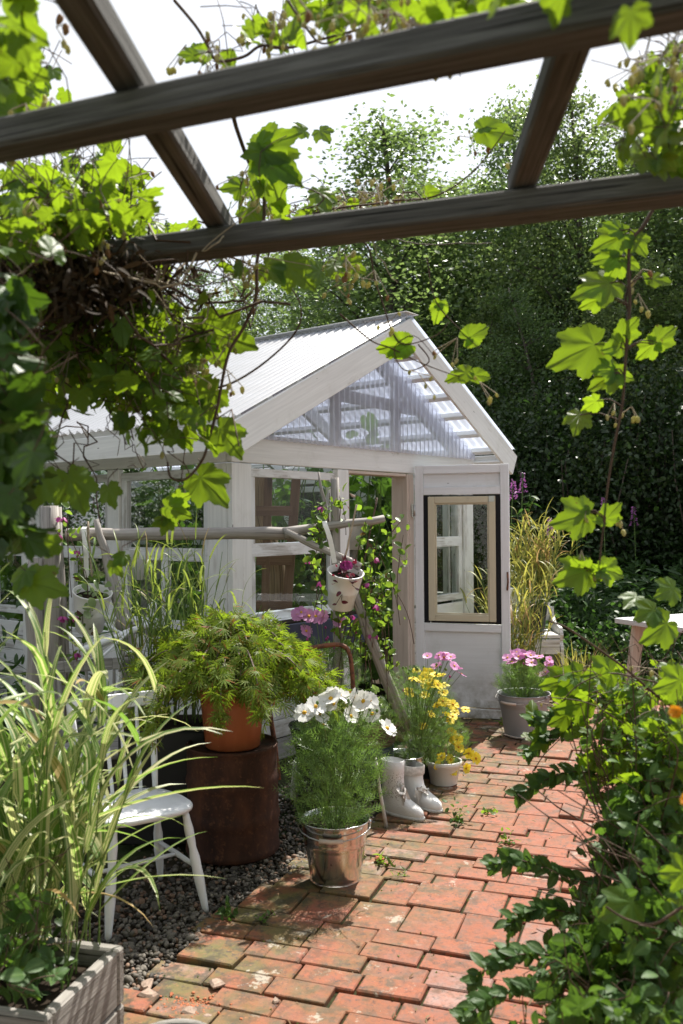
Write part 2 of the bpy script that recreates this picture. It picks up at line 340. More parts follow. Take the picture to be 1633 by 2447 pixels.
def poly_mat(name, tint, clear, white):
    """corrugated plastic sheet"""
    m, t, out = newmat(name); g = NG(t); tr = g.n('ShaderNodeBsdfTransparent'); tr.inputs[0].default_value = (*tint, 1)
    tl = g.n('ShaderNodeBsdfTranslucent'); tl.inputs[0].default_value = (*white, 1); df = g.pbsdf(white, .25, 0, .6)
    a = g.n('ShaderNodeMixShader'); a.inputs[0].default_value = .4; g.l(df, a.inputs[1]); g.l(tl.outputs[0], a.inputs[2])
    nz = g.noise(g.n('ShaderNodeTexCoord').outputs['Object'], 5, 5); b = g.n('ShaderNodeMixShader')
    lw = g.n('ShaderNodeLayerWeight'); lw.inputs[0].default_value = .35
    k = g.math('MULTIPLY', g.rng(lw.outputs['Facing'], .12, .6, clear, clear * .25), g.rng(nz, .35, .7, 1, .8))
    g.l(k, b.inputs[0]); g.l(a.outputs[0], b.inputs[1]); g.l(tr.outputs[0], b.inputs[2])
    gl = g.n('ShaderNodeBsdfGlossy'); gl.inputs['Roughness'].default_value = .08; c = g.n('ShaderNodeMixShader'); g.l(g.rng(lw.outputs['Fresnel'], 0, 1, .04, .6), c.inputs[0])
    g.l(b.outputs[0], c.inputs[1]); g.l(gl.outputs[0], c.inputs[2]); g.l(c.outputs[0], out.inputs['Surface']); return m
ROOFM = poly_mat('white_corrugated_sheet', (.9, .92, .97), .2, (.60, .615, .65))
GABM = poly_mat('clear_corrugated_sheet', (.86, .88, .96), .56, (.70, .71, .82))
ROOFC = poly_mat('clear_roof_sheet', (.72, .82, .98), .55, (.74, .80, .95))
HOPL = leaf_mat('hop_leaf', (.045, .10, .018), (.075, .15, .028), (.38, .57, .02), .43, .48, .25, (.15, .24, .05))
HOPD = leaf_mat('hop_leaf_shaded', (.025, .06, .014), (.045, .095, .02), (.13, .25, .015), .28, .48, .3, (.08, .14, .03))  # same hop leaf, darkened in colour for the shade at near left
HOPC = leaf_mat('hop_cone', (.34, .34, .13), (.55, .50, .28), (.75, .7, .30), .5, .7, .2, c3=(.30, .17, .09), p3=.85)
BIRCH2 = leaf_mat('birch_leaf_dark', (.045, .09, .024), (.08, .14, .04), (.22, .34, .10), .42, .32, .55)
BIRCH3 = leaf_mat('birch_leaf_pale', (.06, .095, .025), (.105, .155, .04), (.29, .40, .11), .46, .34, .5)
BIRCH = leaf_mat('birch_leaf', (.06, .105, .028), (.10, .165, .045), (.28, .41, .11), .46, .32, .55)
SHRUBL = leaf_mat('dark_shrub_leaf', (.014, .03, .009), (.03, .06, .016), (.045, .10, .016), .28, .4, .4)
FIREL = leaf_mat('fireweed_leaf', (.03, .065, .018), (.05, .105, .028), (.09, .20, .03), .35, .5, .4)
BIGL = leaf_mat('cucumber_leaf', (.05, .11, .022), (.08, .16, .03), (.24, .44, .04), .45, .5, .35, (.2, .3, .08))
OVAL = leaf_mat('climber_leaf', (.05, .11, .02), (.09, .17, .03), (.32, .50, .04), .45, .4, .45, c3=(.12, .05, .03), p3=.93)
FEATH = leaf_mat('feathery_foliage', (.07, .14, .035), (.15, .24, .08), (.24, .42, .07), .4, .45, .4)
MAPLE = leaf_mat('maple_leaf', (.085, .15, .022), (.18, .22, .035), (.36, .52, .03), .45, .5, .18, c3=(.26, .10, .03), p3=.95)
REED = leaf_mat('reed_blade', (.09, .16, .03), (.17, .22, .05), (.35, .44, .07), .4, .45, .4, c3=(.38, .28, .12), p3=.92)
YREED = leaf_mat('yellow_reed_blade', (.20, .24, .05), (.30, .30, .08), (.55, .52, .10), .4, .45, .4, c3=(.40, .26, .12), p3=.8)
IVYL = leaf_mat('pale_green_leaf', (.16, .24, .09), (.34, .42, .22), (.35, .5, .12), .4, .4, .45)
HEUCH = leaf_mat('purple_leaf', (.05, .018, .025), (.10, .03, .04), (.30, .02, .05), .4, .35, .5)
VIBL = leaf_mat('shrub_leaf', (.035, .08, .02), (.065, .13, .036), (.17, .33, .03), .34, .5, .22, (.18, .28, .09))
def stripe_mat():
    m, t, out = newmat('striped_blade'); g = NG(t); lc = g.attr('lc').outputs['Vector']; r = g.n('ShaderNodeNewGeometry').outputs['Random Per Island']
    sx = g.n('ShaderNodeSeparateXYZ'); g.l(lc, sx.inputs[0]); n1 = g.n('ShaderNodeTexNoise'); n1.noise_dimensions = '2D'; n1.inputs['Scale'].default_value = 1.0; n1.inputs['Detail'].default_value = 3
    cb = g.n('ShaderNodeCombineXYZ'); g.l(g.math('MULTIPLY', sx.outputs[1], 3.2), cb.inputs[0]); g.l(g.math('MULTIPLY', r, 90), cb.inputs[1]); g.l(cb.outputs[0], n1.inputs['Vector'])
    k = g.rng(g.math('ADD', n1.outputs['Fac'], g.rng(r, 0, 1, -.06, .06)), .51, .57, 0, 1)
    c = g.mix(k, (.09, .17, .035), (.60, .58, .34)); tl = g.mix(k, (.22, .40, .05), (.70, .68, .30))
    c = g.mix(g.rng(r, .93, .94, 0, .8), c, (.42, .25, .10))
    b = g.pbsdf(c, .42, 0, .4); tr = g.n('ShaderNodeBsdfTranslucent'); g.l(tl, tr.inputs[0]); mx = g.n('ShaderNodeMixShader'); mx.inputs[0].default_value = .42
    g.l(b, mx.inputs[1]); g.l(tr.outputs[0], mx.inputs[2]); g.l(mx.outputs[0], out.inputs['Surface']); return m
STRIPE = stripe_mat()
WPET = leaf_mat('white_petal', (.80, .80, .76), (.86, .86, .83), (.75, .76, .70), .4, .5, .3)
PPET = leaf_mat('pink_petal', (.62, .24, .52), (.72, .36, .62), (.75, .3, .6), .4, .5, .3)
YPET = leaf_mat('yellow_petal', (.82, .62, .025), (.88, .72, .06), (.85, .68, .04), .35, .5, .3)
MPET = leaf_mat('magenta_petal', (.30, .04, .18), (.42, .07, .26), (.5, .06, .3), .35, .5, .3)
FPET = leaf_mat('fireweed_petal', (.38, .12, .40), (.50, .2, .5), (.5, .15, .45), .35, .5, .3)
OPET = leaf_mat('orange_petal', (.80, .30, .02), (.85, .42, .03), (.8, .35, .02), .35, .5, .3)
YCEN = plain('yellow_centre', (.62, .36, .03), .8, 0, .2, .3, 200)
DCEN = plain('ochre_centre', (.50, .24, .02), .8, 0, .2, .3, 200)
# ---------------------------------------------------------------- leaf templates (x side, y to the tip, z normal)
def fan(outline, fold=.10, droop=.14, veins=(), rings=(.28, .55, .8)):
    n = len(outline); O = np.array(outline); k = len(rings)
    V = np.concatenate([[[0, 0]]] + [O * q for q in rings] + [O]); r = np.hypot(V[:, 0], V[:, 1])
    ang = np.arctan2(V[:, 0], V[:, 1]); z = -droop * r ** 2; ve = np.zeros(len(V)); ve[0] = 1
    for va in veins:
        i = np.argmin(np.abs(np.arctan2(O[:, 0], O[:, 1]) - va))
        for q in range(k + 1): ve[1 + q * n + i] = 1
    if len(veins):
        dmin = np.min([np.abs(ang - va) for va in veins], axis=0); z = z + fold * r * np.sin(np.minimum(dmin / .45, 1) * PI / 2) ** 2 * .6 + .018 * np.sin(ang * 9 + r * 14) * r
    else: z = z + fold * np.abs(V[:, 0])
    V = np.column_stack([V, z]); T = []
    for i in range(n):
        j = (i + 1) % n; T.append([0, 1 + j, 1 + i])
        for q in range(k): a, b = 1 + q * n, 1 + (q + 1) * n; T += [[a + i, a + j, b + j], [a + i, b + j, b + i]]
    return V, np.array(T), ve
def lobed(lobes, sinus, notch, teeth=.05, n=56):
    """lobes [(angle, len)...] from the tip round to the petiole notch, mirrored"""
    key = []
    for (a, l), s in zip(lobes, sinus + [None]):
        key.append((a, l))
        if s: key.append(s)
    key.append((178, notch)); ka = [k[0] for k in key]; kr = [k[1] for k in key]; out = []
    A = np.linspace(-178, 178, n)
    A = np.sort(np.concatenate([A, [s * a for a, l in lobes for s in (1, -1)]]))
    for q, a in enumerate(A):
        r = np.interp(abs(a), ka, kr); r *= 1 + (teeth if q % 2 else -teeth)
        if any(abs(abs(a) - l[0]) < .01 for l in lobes): r = np.interp(abs(a), ka, kr)
        out.append((math.sin(math.radians(a)) * r, math.cos(math.radians(a)) * r))
    return out
_hl = [(0, 1.0), (46, .74), (100, .48), (150, .36)]
T_HOP = fan(lobed(_hl, [(26, .60), (78, .43), (128, .34)], .06, .04), .16, .2, [math.radians(s * a) for a, _ in _hl[:3] for s in (1, -1)])
_h2 = [(0, 1.0), (58, .56), (115, .42), (150, .38)]
T_HOP2 = fan(lobed(_h2, [(34, .60), (88, .44), (136, .38)], .08, .045), .18, .22, [math.radians(s * a) for a, _ in _h2[:3] for s in (1, -1)])
T_HOPLO = fan(lobed(_hl, [(26, .60), (80, .44), (128, .36)], .06, 0, 12), .16, .16, [0.], (.5,))
def oval(wd, n=14, tipp=1.2, y0=0.0):
    out = []
    for s in (1, -1):
        ys = np.linspace(0, 1, n // 2 + 1)
        pts = [(s * wd * math.sin(PI * y ** (1 / tipp)) ** .9, y) for y in ys]
        out += pts[1:-1] if s > 0 else []
        if s > 0: out.append((0, 1)); keep = pts[1:-1]
        else: out += pts[1:-1][::-1]
    return out
def strip_leaf(wd, n=5, fold=.12, droop=.2, tipp=1.3):
    """midrib-folded leaf: 3 vertices a row"""
    V = []; ve = []
    for i in range(n + 1):
        y = i / n; h = wd * max(0, math.sin(PI * y ** (1 / tipp))) ** .8
        z = -droop * y * y
        V += [(-h, y, z + fold * h), (0, y, z), (h, y, z + fold * h)]; ve += [0, 1, 0]
    T = []
    for i in range(n):
        for k in (0, 1):
            a = i * 3 + k; T += [[a, a + 1, a + 4], [a, a + 4, a + 3]]
    return np.array(V), np.array(T), np.array(ve, float)
T_OVAL = strip_leaf(.30, 5, .25, .25, 1.15); T_LANCE = strip_leaf(.11, 4, .3, .35, 1.1); T_VIB = strip_leaf(.27, 6, .3, .3, .95)
T_TINY = (np.array([(0, 0, 0), (-.36, .45, .05), (0, 1, -.06), (.36, .45, .05)]), np.array([[0, 2, 1], [0, 3, 2]]), np.zeros(4))
T_NEED = (np.array([(-.03, 0, 0), (.03, 0, 0), (0, 1, -.12), (0, .5, 0)]), np.array([[0, 1, 3], [0, 3, 2], [1, 2, 3]]), np.zeros(4))
def _feather():
    V = []; T = []
    def nd(p, q, w):
        p, q = V3(p), V3(q); d = unit(q - p); s = V3(-d[1], d[0], 0) * w; b = len(V); V.extend([p - s, p + s, q]); T.append([b, b + 1, b + 2])
    nd((0, 0, 0), (0, 1, -.1), .018)
    for y, l in ((.2, .35), (.38, .38), (.55, .32), (.72, .22)):
        for s in (1, -1): nd((0, y, 0), (s * l * .8, y + l * .75, .05 * s), .016)
    return np.array(V), np.array(T), np.zeros(len(V))
T_FEATH = _feather()
def _maple():
    V = []; T = []
    for a, l in ((0, 1), (22, .95), (-22, .95), (47, .82), (-47, .82), (78, .6), (-78, .6)):
        a = math.radians(a); d = V3(math.sin(a), math.cos(a), 0); s = V3(d[1], -d[0], 0); b = len(V)
        z = lambda q: V3(0, 0, -.22 * q * q)
        V.extend([d * 0 - s * .012, d * 0 + s * .012, d * l * .45 + s * .055 + z(l * .45), d * l + z(l), d * l * .45 - s * .055 + z(l * .45)])
        T.extend([[b, b + 1, b + 2], [b, b + 2, b + 4], [b + 4, b + 2, b + 3]])
        for q in (.45, .62, .78):
            for k in (1, -1):
                b = len(V); p = d * l * q; V.extend([p - d * .045 + z(l * q), p + d * .045 + z(l * q), p + d * .16 * l + s * k * .085 * l + z(l * q)]); T.append([b, b + 1, b + 2])
    return np.array(V), np.array(T), np.zeros(len(V))
T_MAPLE = _maple()
def _cone():
    V = []; T = []; n = 6; pr = [(.02, 0), (.22, .12), (.30, .35), (.28, .6), (.17, .85), (.02, 1)]
    for i, (r, y) in enumerate(pr):
        for k in range(n): t = 2 * PI * (k + .5 * (i % 2)) / n; rr = r * (1.18 if (i + k) % 2 else .85); V.append((rr * math.cos(t), y, rr * math.sin(t)))
    for i in range(len(pr) - 1):
        for k in range(n): a, b = i * n + k, i * n + (k + 1) % n; T += [[a, b, b + n], [a, b + n, a + n]]
    return np.array(V), np.array(T), np.zeros(len(V))
T_CONE = _cone()
def scatter(Tm, P, Y, N, S):
    """copies of one leaf: P base points, Y tip directions, N normals, S sizes"""
    tv, tf, ve = Tm; P = np.asarray(P, float); n = len(P); Y = unit(Y); N = np.asarray(N, float)
    N = unit(N - Y * np.sum(N * Y, 1, keepdims=True)); X = np.cross(Y, N); S = np.broadcast_to(np.asarray(S, float), (n,))
    V = P[:, None, :] + S[:, None, None] * (X[:, None, :] * tv[None, :, 0:1] + Y[:, None, :] * tv[None, :, 1:2] + N[:, None, :] * tv[None, :, 2:3])
    F = tf[None] + (np.arange(n) * len(tv))[:, None, None]
    return V.reshape(-1, 3), F.reshape(-1, 3), np.tile(ve, n)
def join(parts):
    Vs, Fs, Ws = [], [], []; b = 0
    for V, F, W in parts: Vs.append(V); Fs.append(F + b); Ws.append(W); b += len(V)
    return np.concatenate(Vs), np.concatenate(Fs), np.concatenate(Ws)
def rdir(n, up=0.0, flat=1.0):
    d = rng.normal(size=(n, 3)); d[:, 2] = d[:, 2] * flat + up; return unit(d)
def ribbons(pts, wid, side, prof=None):
    """pts (n,k,3) centre lines, wid (n,), side (n,3) -> V,F(quads),lc"""
    n, k, _ = pts.shape; t = np.linspace(0, 1, k)
    if prof is None: prof = np.minimum(1, (t * 6 + .35)) * (1 - t ** 2.2) ** .8
    T = unit(np.gradient(pts, axis=1)); S = side[:, None, :]; S = unit(S - T * np.sum(S * T, 2, keepdims=True)); Nn = np.cross(T, S)
    w_ = wid[:, None, None] * prof[None, :, None]
    A = pts - S * w_ + Nn * w_ * .3; B = pts; C = pts + S * w_ + Nn * w_ * .3
    V = np.stack([A, B, C], 2).reshape(-1, 3); F = []
    for i in range(k - 1):
        for j in (0, 1): a = i * 3 + j; F.append([a, a + 1, a + 4, a + 3])
    F = (np.array(F)[None] + (np.arange(n) * k * 3)[:, None, None]).reshape(-1, 4)
    lc = np.stack([np.broadcast_to(t[None, :, None], (n, k, 3)), np.broadcast_to(np.array([-1, 0, 1.])[None, None], (n, k, 3)), np.broadcast_to(rng.random((n, 1, 1)), (n, k, 3))], -1).reshape(-1, 3)
    return V, F, lc
def blades(base, azim, lean, length, wid, k=9, droop=1.0, jit=.15):
    """arching grass blades from base points; lean = start angle off vertical, droop bends the tip over"""
    n = len(base); s = np.linspace(0, 1, k)[None, :]
    th = lean[:, None] + droop[:, None] * s ** 1.6 if np.ndim(droop) else lean[:, None] + droop * s ** 1.6
    ds = length[:, None] / (k - 1); r = np.cumsum(np.sin(th) * ds, 1); z = np.cumsum(np.cos(th) * ds, 1); r -= r[:, :1]; z -= z[:, :1]
    az = azim[:, None] + rng.normal(size=(n, 1)) * jit * s
    pts = np.stack([base[:, 0:1] + r * np.cos(az), base[:, 1:2] + r * np.sin(az), base[:, 2:3] + z], -1)
    side = np.stack([-np.sin(azim), np.cos(azim), rng.normal(size=n) * .35], -1)
    return ribbons(pts, wid, side)
def wander(p, q, n=8, amp=.06, sag=0.0):
    p, q = V3(p), V3(q); t = np.linspace(0, 1, n)[:, None]; o = np.cumsum(rng.normal(size=(n, 3)), 0) * amp / math.sqrt(n); o -= o[0] + (o[-1] - o[0]) * t
    c = p + (q - p) * t + o; c[:, 2] -= sag * 4 * (t * (1 - t))[:, 0]; return c
def smooth_path(P, sub=4):
    P = np.array(P, float); out = []
    for i in range(len(P) - 1):
        p0, p1, p2, p3 = P[max(i - 1, 0)], P[i], P[i + 1], P[min(i + 2, len(P) - 1)]
        for k in range(sub):
            t = k / sub; out.append(.5 * (2 * p1 + (p2 - p0) * t + (2 * p0 - 5 * p1 + 4 * p2 - p3) * t * t + (3 * p1 - p0 - 3 * p2 + p3) * t ** 3))
    out.append(P[-1]); return np.array(out)
def flower(parent, c, nrm, R, n=8, mat=None, cen=None, cup=.25, wd=.30, cr=.2, notch=True, rnk=0, name='flower'):
    """petals on one mesh, the button in the middle as its sub-part"""
    nrm = unit(V3(nrm)); ref = V3(rnd.gauss(0, 1), rnd.gauss(0, 1), rnd.gauss(0, 1)); a = unit(np.cross(nrm, ref)); b = np.cross(nrm, a); V = []; F = []
    for layer in range(2 if rnk else 1):
        for k in range(n):
            t = 2 * PI * (k + layer * .5) / n + rnd.gauss(0, .06); d = a * math.cos(t) + b * math.sin(t); s = np.cross(nrm, d); L = R * rnd.uniform(.88, 1.06) * (1 - .2 * layer); cu = cup + rnd.gauss(0, .1) + layer * .3
            rows = [(.12, .06, 0), (.45, .8 * wd, .35), (.75, wd, .75), (1.0, wd * .62, 1.0)]; b0 = len(V)
            for y, hw, q in rows:
                h = cu * R * q ** 1.5 - .12 * R * q ** 3
                for j in (-1, 0, 1): V.append(V3(c) + d * L * (y - (.05 if (notch and y == 1.0 and j == 0) else 0)) + s * L * hw * j + nrm * (h + (.04 * R if j else 0)))
            for i in range(3):
                for j in (0, 1): q = b0 + i * 3 + j; F.append([q, q + 1, q + 4, q + 3])
    o = np_mesh(name, V, F, mat, parent)
    if cen:
        m = MB(); m.lathe([(cr * R, -.02 * R), (cr * R, .06 * R), (cr * R * .7, .15 * R), (.001, .18 * R)], c, 10, nrm); m.build('flower_centre', cen, o)
    return o
def plant_stems(parent, base, tips, r=.002, mat=GSTEM, bend=.12, name='stem'):
    m = MB()
    for b_, t_ in zip(base, tips):
        b_, t_ = V3(b_), V3(t_); mid = (b_ + t_) / 2; mid[:2] = b_[:2] * .65 + t_[:2] * .35
        m.tube(smooth_path([b_, mid + rng.normal(size=3) * bend * .2 * np.linalg.norm(t_ - b_), t_], 4), [r * 1.3] + [r] * 7 + [r * .7], 5, False)
    return m.build(name, mat, parent)
def foliage(parent, name, mat, Tm, P, Y, N, S):
    V, F, W = scatter(Tm, P, Y, N, S); return np_mesh(name, V, F, mat, parent, vein=W)
# ================================================================ THE SETTING
def ground_mat():
    m, t, out = newmat('garden_soil'); g = NG(t); p = g.n('ShaderNodeTexCoord').outputs['Object']
    a = g.noise(p, .8, 6, .6); b = g.noise(p, 30, 6, .7)
    c = g.ramp(b, [(.3, (.02, .015, .01)), (.55, (.05, .038, .026)), (.8, (.10, .08, .055))]); c = g.mix(g.rng(a, .45, .6, 0, .8), c, (.03, .055, .015))
    g.l(g.pbsdf(c, .95, 0, .1, g.bump(b, .8, .02)), out.inputs['Surface']); return m
def sheet(name, pts, z, mat, kind='structure'):
    m = MB(); m.add([(p[0], p[1], z) for p in pts], [list(range(len(pts)))], [(p[0], p[1], z) for p in pts]); o = m.build(name, mat); o['kind'] = kind; return o
sheet('ground', [(-160, -120), (160, -120), (160, 200), (-160, 200)], -.035, ground_mat())
BY = [1.2, 2.0, 2.7, 3.14, 3.63, 3.94, 4.11, 4.54, 5.1, 5.6, 6.2, 6.6, 8]; BX = [-.92, -.86, -.73, -.64, -.47, -.29, -.14, .13, .22, .28, .36, .52, .9]
def xmin(y): return float(np.interp(y, BY, BX))
def brick_mat():
    m, t, out = newmat('old_red_brick'); g = NG(t); geo = g.n('ShaderNodeNewGeometry'); r = geo.outputs['Random Per Island']; p = geo.outputs['Position']; lc = g.attr('lc').outputs['Vector']
    c = g.ramp(r, [(0, (.165, .047, .024)), (.3, (.19, .058, .030)), (.55, (.21, .072, .043)), (.75, (.175, .062, .039)), (.86, (.14, .070, .053)), (.95, (.21, .14, .13)), (1, (.25, .18, .17))])
    n1 = g.noise(lc, 22, 7, .68); n2 = g.noise(p, 5.5, 6, .62); n3 = g.noise(p, 14, 8, .72); n4 = g.noise(lc, 90, 4, .6); n5 = g.noise(p, 2.2, 4, .55)
    c = g.mix(g.rng(n1, .3, .72, 0, .75), c, (.30, .10, .055)); c = g.mix(g.rng(n4, .52, .66, 0, .42), c, (.10, .06, .05))
    sx = g.n('ShaderNodeSeparateXYZ'); g.l(p, sx.inputs[0])
    left = g.rng(g.math('SUBTRACT', sx.outputs[0], g.math('MULTIPLY', g.math('SUBTRACT', sx.outputs[1], 3.0), .47)), -.6, .25, 1, 0)
    tone = g.noise(p, 3.1, 5, .6); c = g.mix(g.rng(tone, .35, .65, 0, .5), c, g.mix(1.0, c, (1.25, 1.15, 1.05), 'MULTIPLY'))
    blot = g.math('MULTIPLY', g.rng(g.noise(p, 11, 9, .75), .50, .60, 0, 1), g.rng(n2, .38, .60, .15, .85)); c = g.mix(blot, c, (.085, .05, .04))
    moss = g.math('MULTIPLY', g.rng(n2, .36, .58, 0, 1), g.math('ADD', g.math('MULTIPLY', left, .9), .10)); c = g.mix(moss, c, (.12, .10, .032))
    c = g.mix(g.math('MULTIPLY', g.rng(n3, .48, .57, 0, .9), g.math('ADD', g.math('MULTIPLY', left, .8), .08)), c, (.04, .036, .022))
    li = g.math('MULTIPLY', g.rng(g.noise(p, 8, 9, .72), .585, .61, 0, 1), g.rng(n5, .50, .58, 0, .85)); c = g.mix(g.math('MULTIPLY', li, .8), c, (.36, .335, .275))
    dk = g.math('MULTIPLY', g.rng(g.noise(p, 38, 8, .8), .54, .60, 0, 1), g.rng(tone, .40, .55, .25, .85)); c = g.mix(dk, c, (.055, .042, .036))
    edge = g.noise(lc, 60, 5, .7); c = g.mix(g.rng(edge, .60, .68, 0, .5), c, (.36, .16, .09))
    g.l(g.pbsdf(c, g.rng(n1, .3, .7, .62, .9), 0, .35, g.bump(g.mix(.5, n1, n3), .55, .006)), out.inputs['Surface']); return m
GO = V3(-.677, 5.558, 0); GU = V3(.6133, .7898, 0); GWv = V3(-.7898, .6133, 0)     # greenhouse corner, gable direction, side direction
def W(u, w_, z): return GO + GU * u + GWv * w_ + V3(0, 0, z)
def wloc(x, y): d = V3(x, y, 0) - GO; return float(d @ GU), float(d @ GWv)
BM = brick_mat(); A1 = math.radians(-19.6); ba = V3(math.cos(A1), math.sin(A1), 0); bb = V3(-ba[1], ba[0], 0); JOINTS = []
mb = MB(); row = -40; t_ = -1.5
while t_ < 9.2:
    wide = (row % 9 in (4, 5)) ; dp = .232 if wide and rnd.random() < .8 else .113
    off = rnd.choice([0, .5, .5, .33]) * .226 + rnd.uniform(-.02, .02); s_ = -4.2 + off
    while s_ < 4.2:
        L = .219 if rnd.random() < .93 else rnd.choice([.11, .15]); c = ba * (s_ + L / 2) + bb * (t_ + dp / 2)
        u_, w_ = wloc(c[0], c[1]); fw = u_ > 1.2 and w_ > -.06 or (u_ <= 1.2 and w_ > -.25)
        if c[1] > 1.15 and c[0] > xmin(c[1]) - .03 + rnd.uniform(-.015, .01) and c[0] < 3.6 and not fw and c[1] < 8.6:
            tl = V3(rnd.gauss(0, .010), rnd.gauss(0, .012), 1); az = unit(tl); ax = unit(ba + bb * rnd.gauss(0, .012) - az * np.dot(ba, az)); ay = np.cross(az, ax)
            mb.box(c + V3(0, 0, -.03 + rnd.gauss(0, .0045)), ax, ay, az, L - rnd.uniform(.001, .007), dp - rnd.uniform(.001, .007), .06, rnd.uniform(.003, .006))
            JOINTS.append((c + ba * (L / 2 + .003), c - bb * dp / 2))
        s_ += L + rnd.uniform(.001, .006)
    t_ += dp + .003; row += 1
bp = mb.build('brick_paving', BM); bp['kind'] = 'structure'
bv = bp.modifiers.new('chip', 'DISPLACE'); tx = bpy.data.textures.new('chip', 'CLOUDS'); tx.noise_scale = .02; bv.texture = tx; bv.strength = .006; bv.texture_coords = 'GLOBAL'; bv.mid_level = .55
MOSS = plain('joint_moss', (.035, .038, .016), .95, 0, .1, .6, 40, .8)
sheet('joint_soil', [(-.6, 1.1), (3.7, 1.1), (3.7, 8.7), (1.55, 8.2), (.6, 7.0), (.3, 5.6), (.12, 4.5), (-.2, 4.05), (-.5, 3.4)], -.014, MOSS)
# pebbles left of the paving
sp = []; st = []
for i in range(5):
    for k in range(8): t = 2 * PI * k / 8; f = PI * i / 4; sp.append((.5 * math.sin(f) * math.cos(t) * 1.15, .5 * math.sin(f) * math.sin(t) * .85, .33 * math.cos(f)))
for i in range(4):
    for k in range(8): a, b = i * 8 + k, i * 8 + (k + 1) % 8; st += [[a, a + 8, b + 8], [a, b + 8, b]]
T_PEB = (np.array(sp), np.array(st), np.zeros(40))
PEBM = leaf_mat('pebble', (.035, .03, .026), (.17, .15, .125), (.1, .1, .1), .0, .75, .3, c3=(.19, .12, .085), p3=.85)
P = []
while len(P) < 9000:
    y = rnd.uniform(2.2, 5.4); x = xmin(y) - abs(rnd.gauss(0, .36)) + .02
    if wloc(x, y)[1] < -.02 or wloc(x, y)[0] < -.05: P.append((x, y, rnd.uniform(-.03, -.005)))
P = np.array(P); n = len(P)
o = foliage(None, 'pebbles', PEBM, T_PEB, P, rdir(n, 0, .25), rdir(n, 2.2), rng.uniform(.010, .024, n) * (1 + (rng.random(n) < .12) * rng.random(n))); tag(o, 'grey river pebbles between the brick path and the greenhouse wall', 'pebbles', None, 'stuff')
# moss tufts and seedlings growing in the joints
J = [j for pr in JOINTS for j in pr if rnd.random() < .8]; P = np.array([p + V3(rnd.gauss(0, .02), rnd.gauss(0, .02), -.006) for p in J for _ in range(rnd.choice([1, 2, 5]))]); n = len(P)
o = foliage(None, 'joint_moss', leaf_mat('moss', (.05, .07, .015), (.10, .12, .025), (.2, .26, .03), .3, .7, .2), T_TINY, P, rdir(n, .6), rdir(n, .5), rng.uniform(.006, .016, n)); tag(o, 'green moss filling the joints of the brick path', 'moss', None, 'stuff')

# ================================================================ GREENHOUSE
GH = thing('greenhouse', W(0, 0, 0), 'white wooden greenhouse with clear corrugated gable and an open door', 'greenhouse')
UPV = V3(0, 0, 1); LG, LS = 3.0, 4.2                     # gable width, side length
ZB0, ZB1 = 1.915, 2.10; APU, APZ, EVZ, OV, OS = 1.45, 2.99, 2.115, .36, .33
SL = (APZ - EVZ) / (APU + OS); RW = 1.60; SLR = (APZ - EVZ) / RW      # the right slope is a little steeper
def gbar(name, p0, p1, width, thick, up=UPV, mat=GW, parent=GH, bev=.004):
    m = MB(); m.bar(p0, p1, width, thick, up, bev); return m.build(name, mat, parent)
def gmulti(name, bars, mat=GW, parent=GH):
    m = MB()
    for b in bars: m.bar(*b)
    return m.build(name, mat, parent)
# corner posts (front board and side board), plinth walls, wall beams
gmulti('corner_post', [(W(.09, .022, .0), W(.09, .022, ZB0 - .004), .176, .044, GU), (W(.024, .135, 0), W(.024, .135, ZB0 - .004), .176, .044, GWv)])
gmulti('corner_post', [(W(2.92, .022, 0), W(2.92, .022, ZB0 - .004), .15, .044, GU), (W(2.975, .125, 0), W(2.975, .125, ZB0 - .004), .155, .044, GWv)], PEEL)
gbar('front_beam', W(-.004, .02, (ZB0 + ZB1) / 2), W(LG + .02, .02, (ZB0 + ZB1) / 2), ZB1 - ZB0, .05)
gbar('side_beam', W(.02, .05, (ZB0 + ZB1) / 2 - .01), W(.02, LS, (ZB0 + ZB1) / 2 - .01), ZB1 - ZB0 - .02, .046)
gbar('side_beam', W(LG - .02, .05, (ZB0 + ZB1) / 2 - .01), W(LG - .02, LS, (ZB0 + ZB1) / 2 - .01), ZB1 - ZB0 - .02, .046)
gbar('back_beam', W(0.05, LS - .02, (ZB0 + ZB1) / 2), W(LG - .05, LS - .02, (ZB0 + ZB1) / 2), ZB1 - ZB0 - .02, .046)
def plinth(name, pa, pb, nrm, h):
    m = MB(); nb = 6; d = unit(pb - pa)
    for i in range(nb): z = h * (i + .5) / nb; m.bar(pa + V3(0, 0, z), pb + V3(0, 0, z), h / nb - .004, .022, UPV, .004)
    m.build(name, PEEL, GH)
plinth('front_wall', W(.18, .03, .12), W(1.06, .03, .12), 0, .72)
plinth('front_wall', W(2.04, .03, .12), W(2.84, .03, .12), 0, .72)
plinth('side_wall', W(.03, .23, .12), W(.03, LS, .12), 0, .66)
plinth('side_wall', W(LG - .03, .21, .12), W(LG - .03, LS, .12), 0, .66)
plinth('back_wall', W(.06, LS - .03, .12), W(LG - .06, LS - .03, .12), 0, .66)
gmulti('foundation', [(W(-.03, -.012, .06), W(1.1, -.012, .06), .12, .05, UPV), (W(2.0, -.012, .06), W(3.03, -.012, .06), .12, .05, UPV), (W(-.012, .03, .06), W(-.012, LS, .06), .12, .05, UPV)], GREYW)
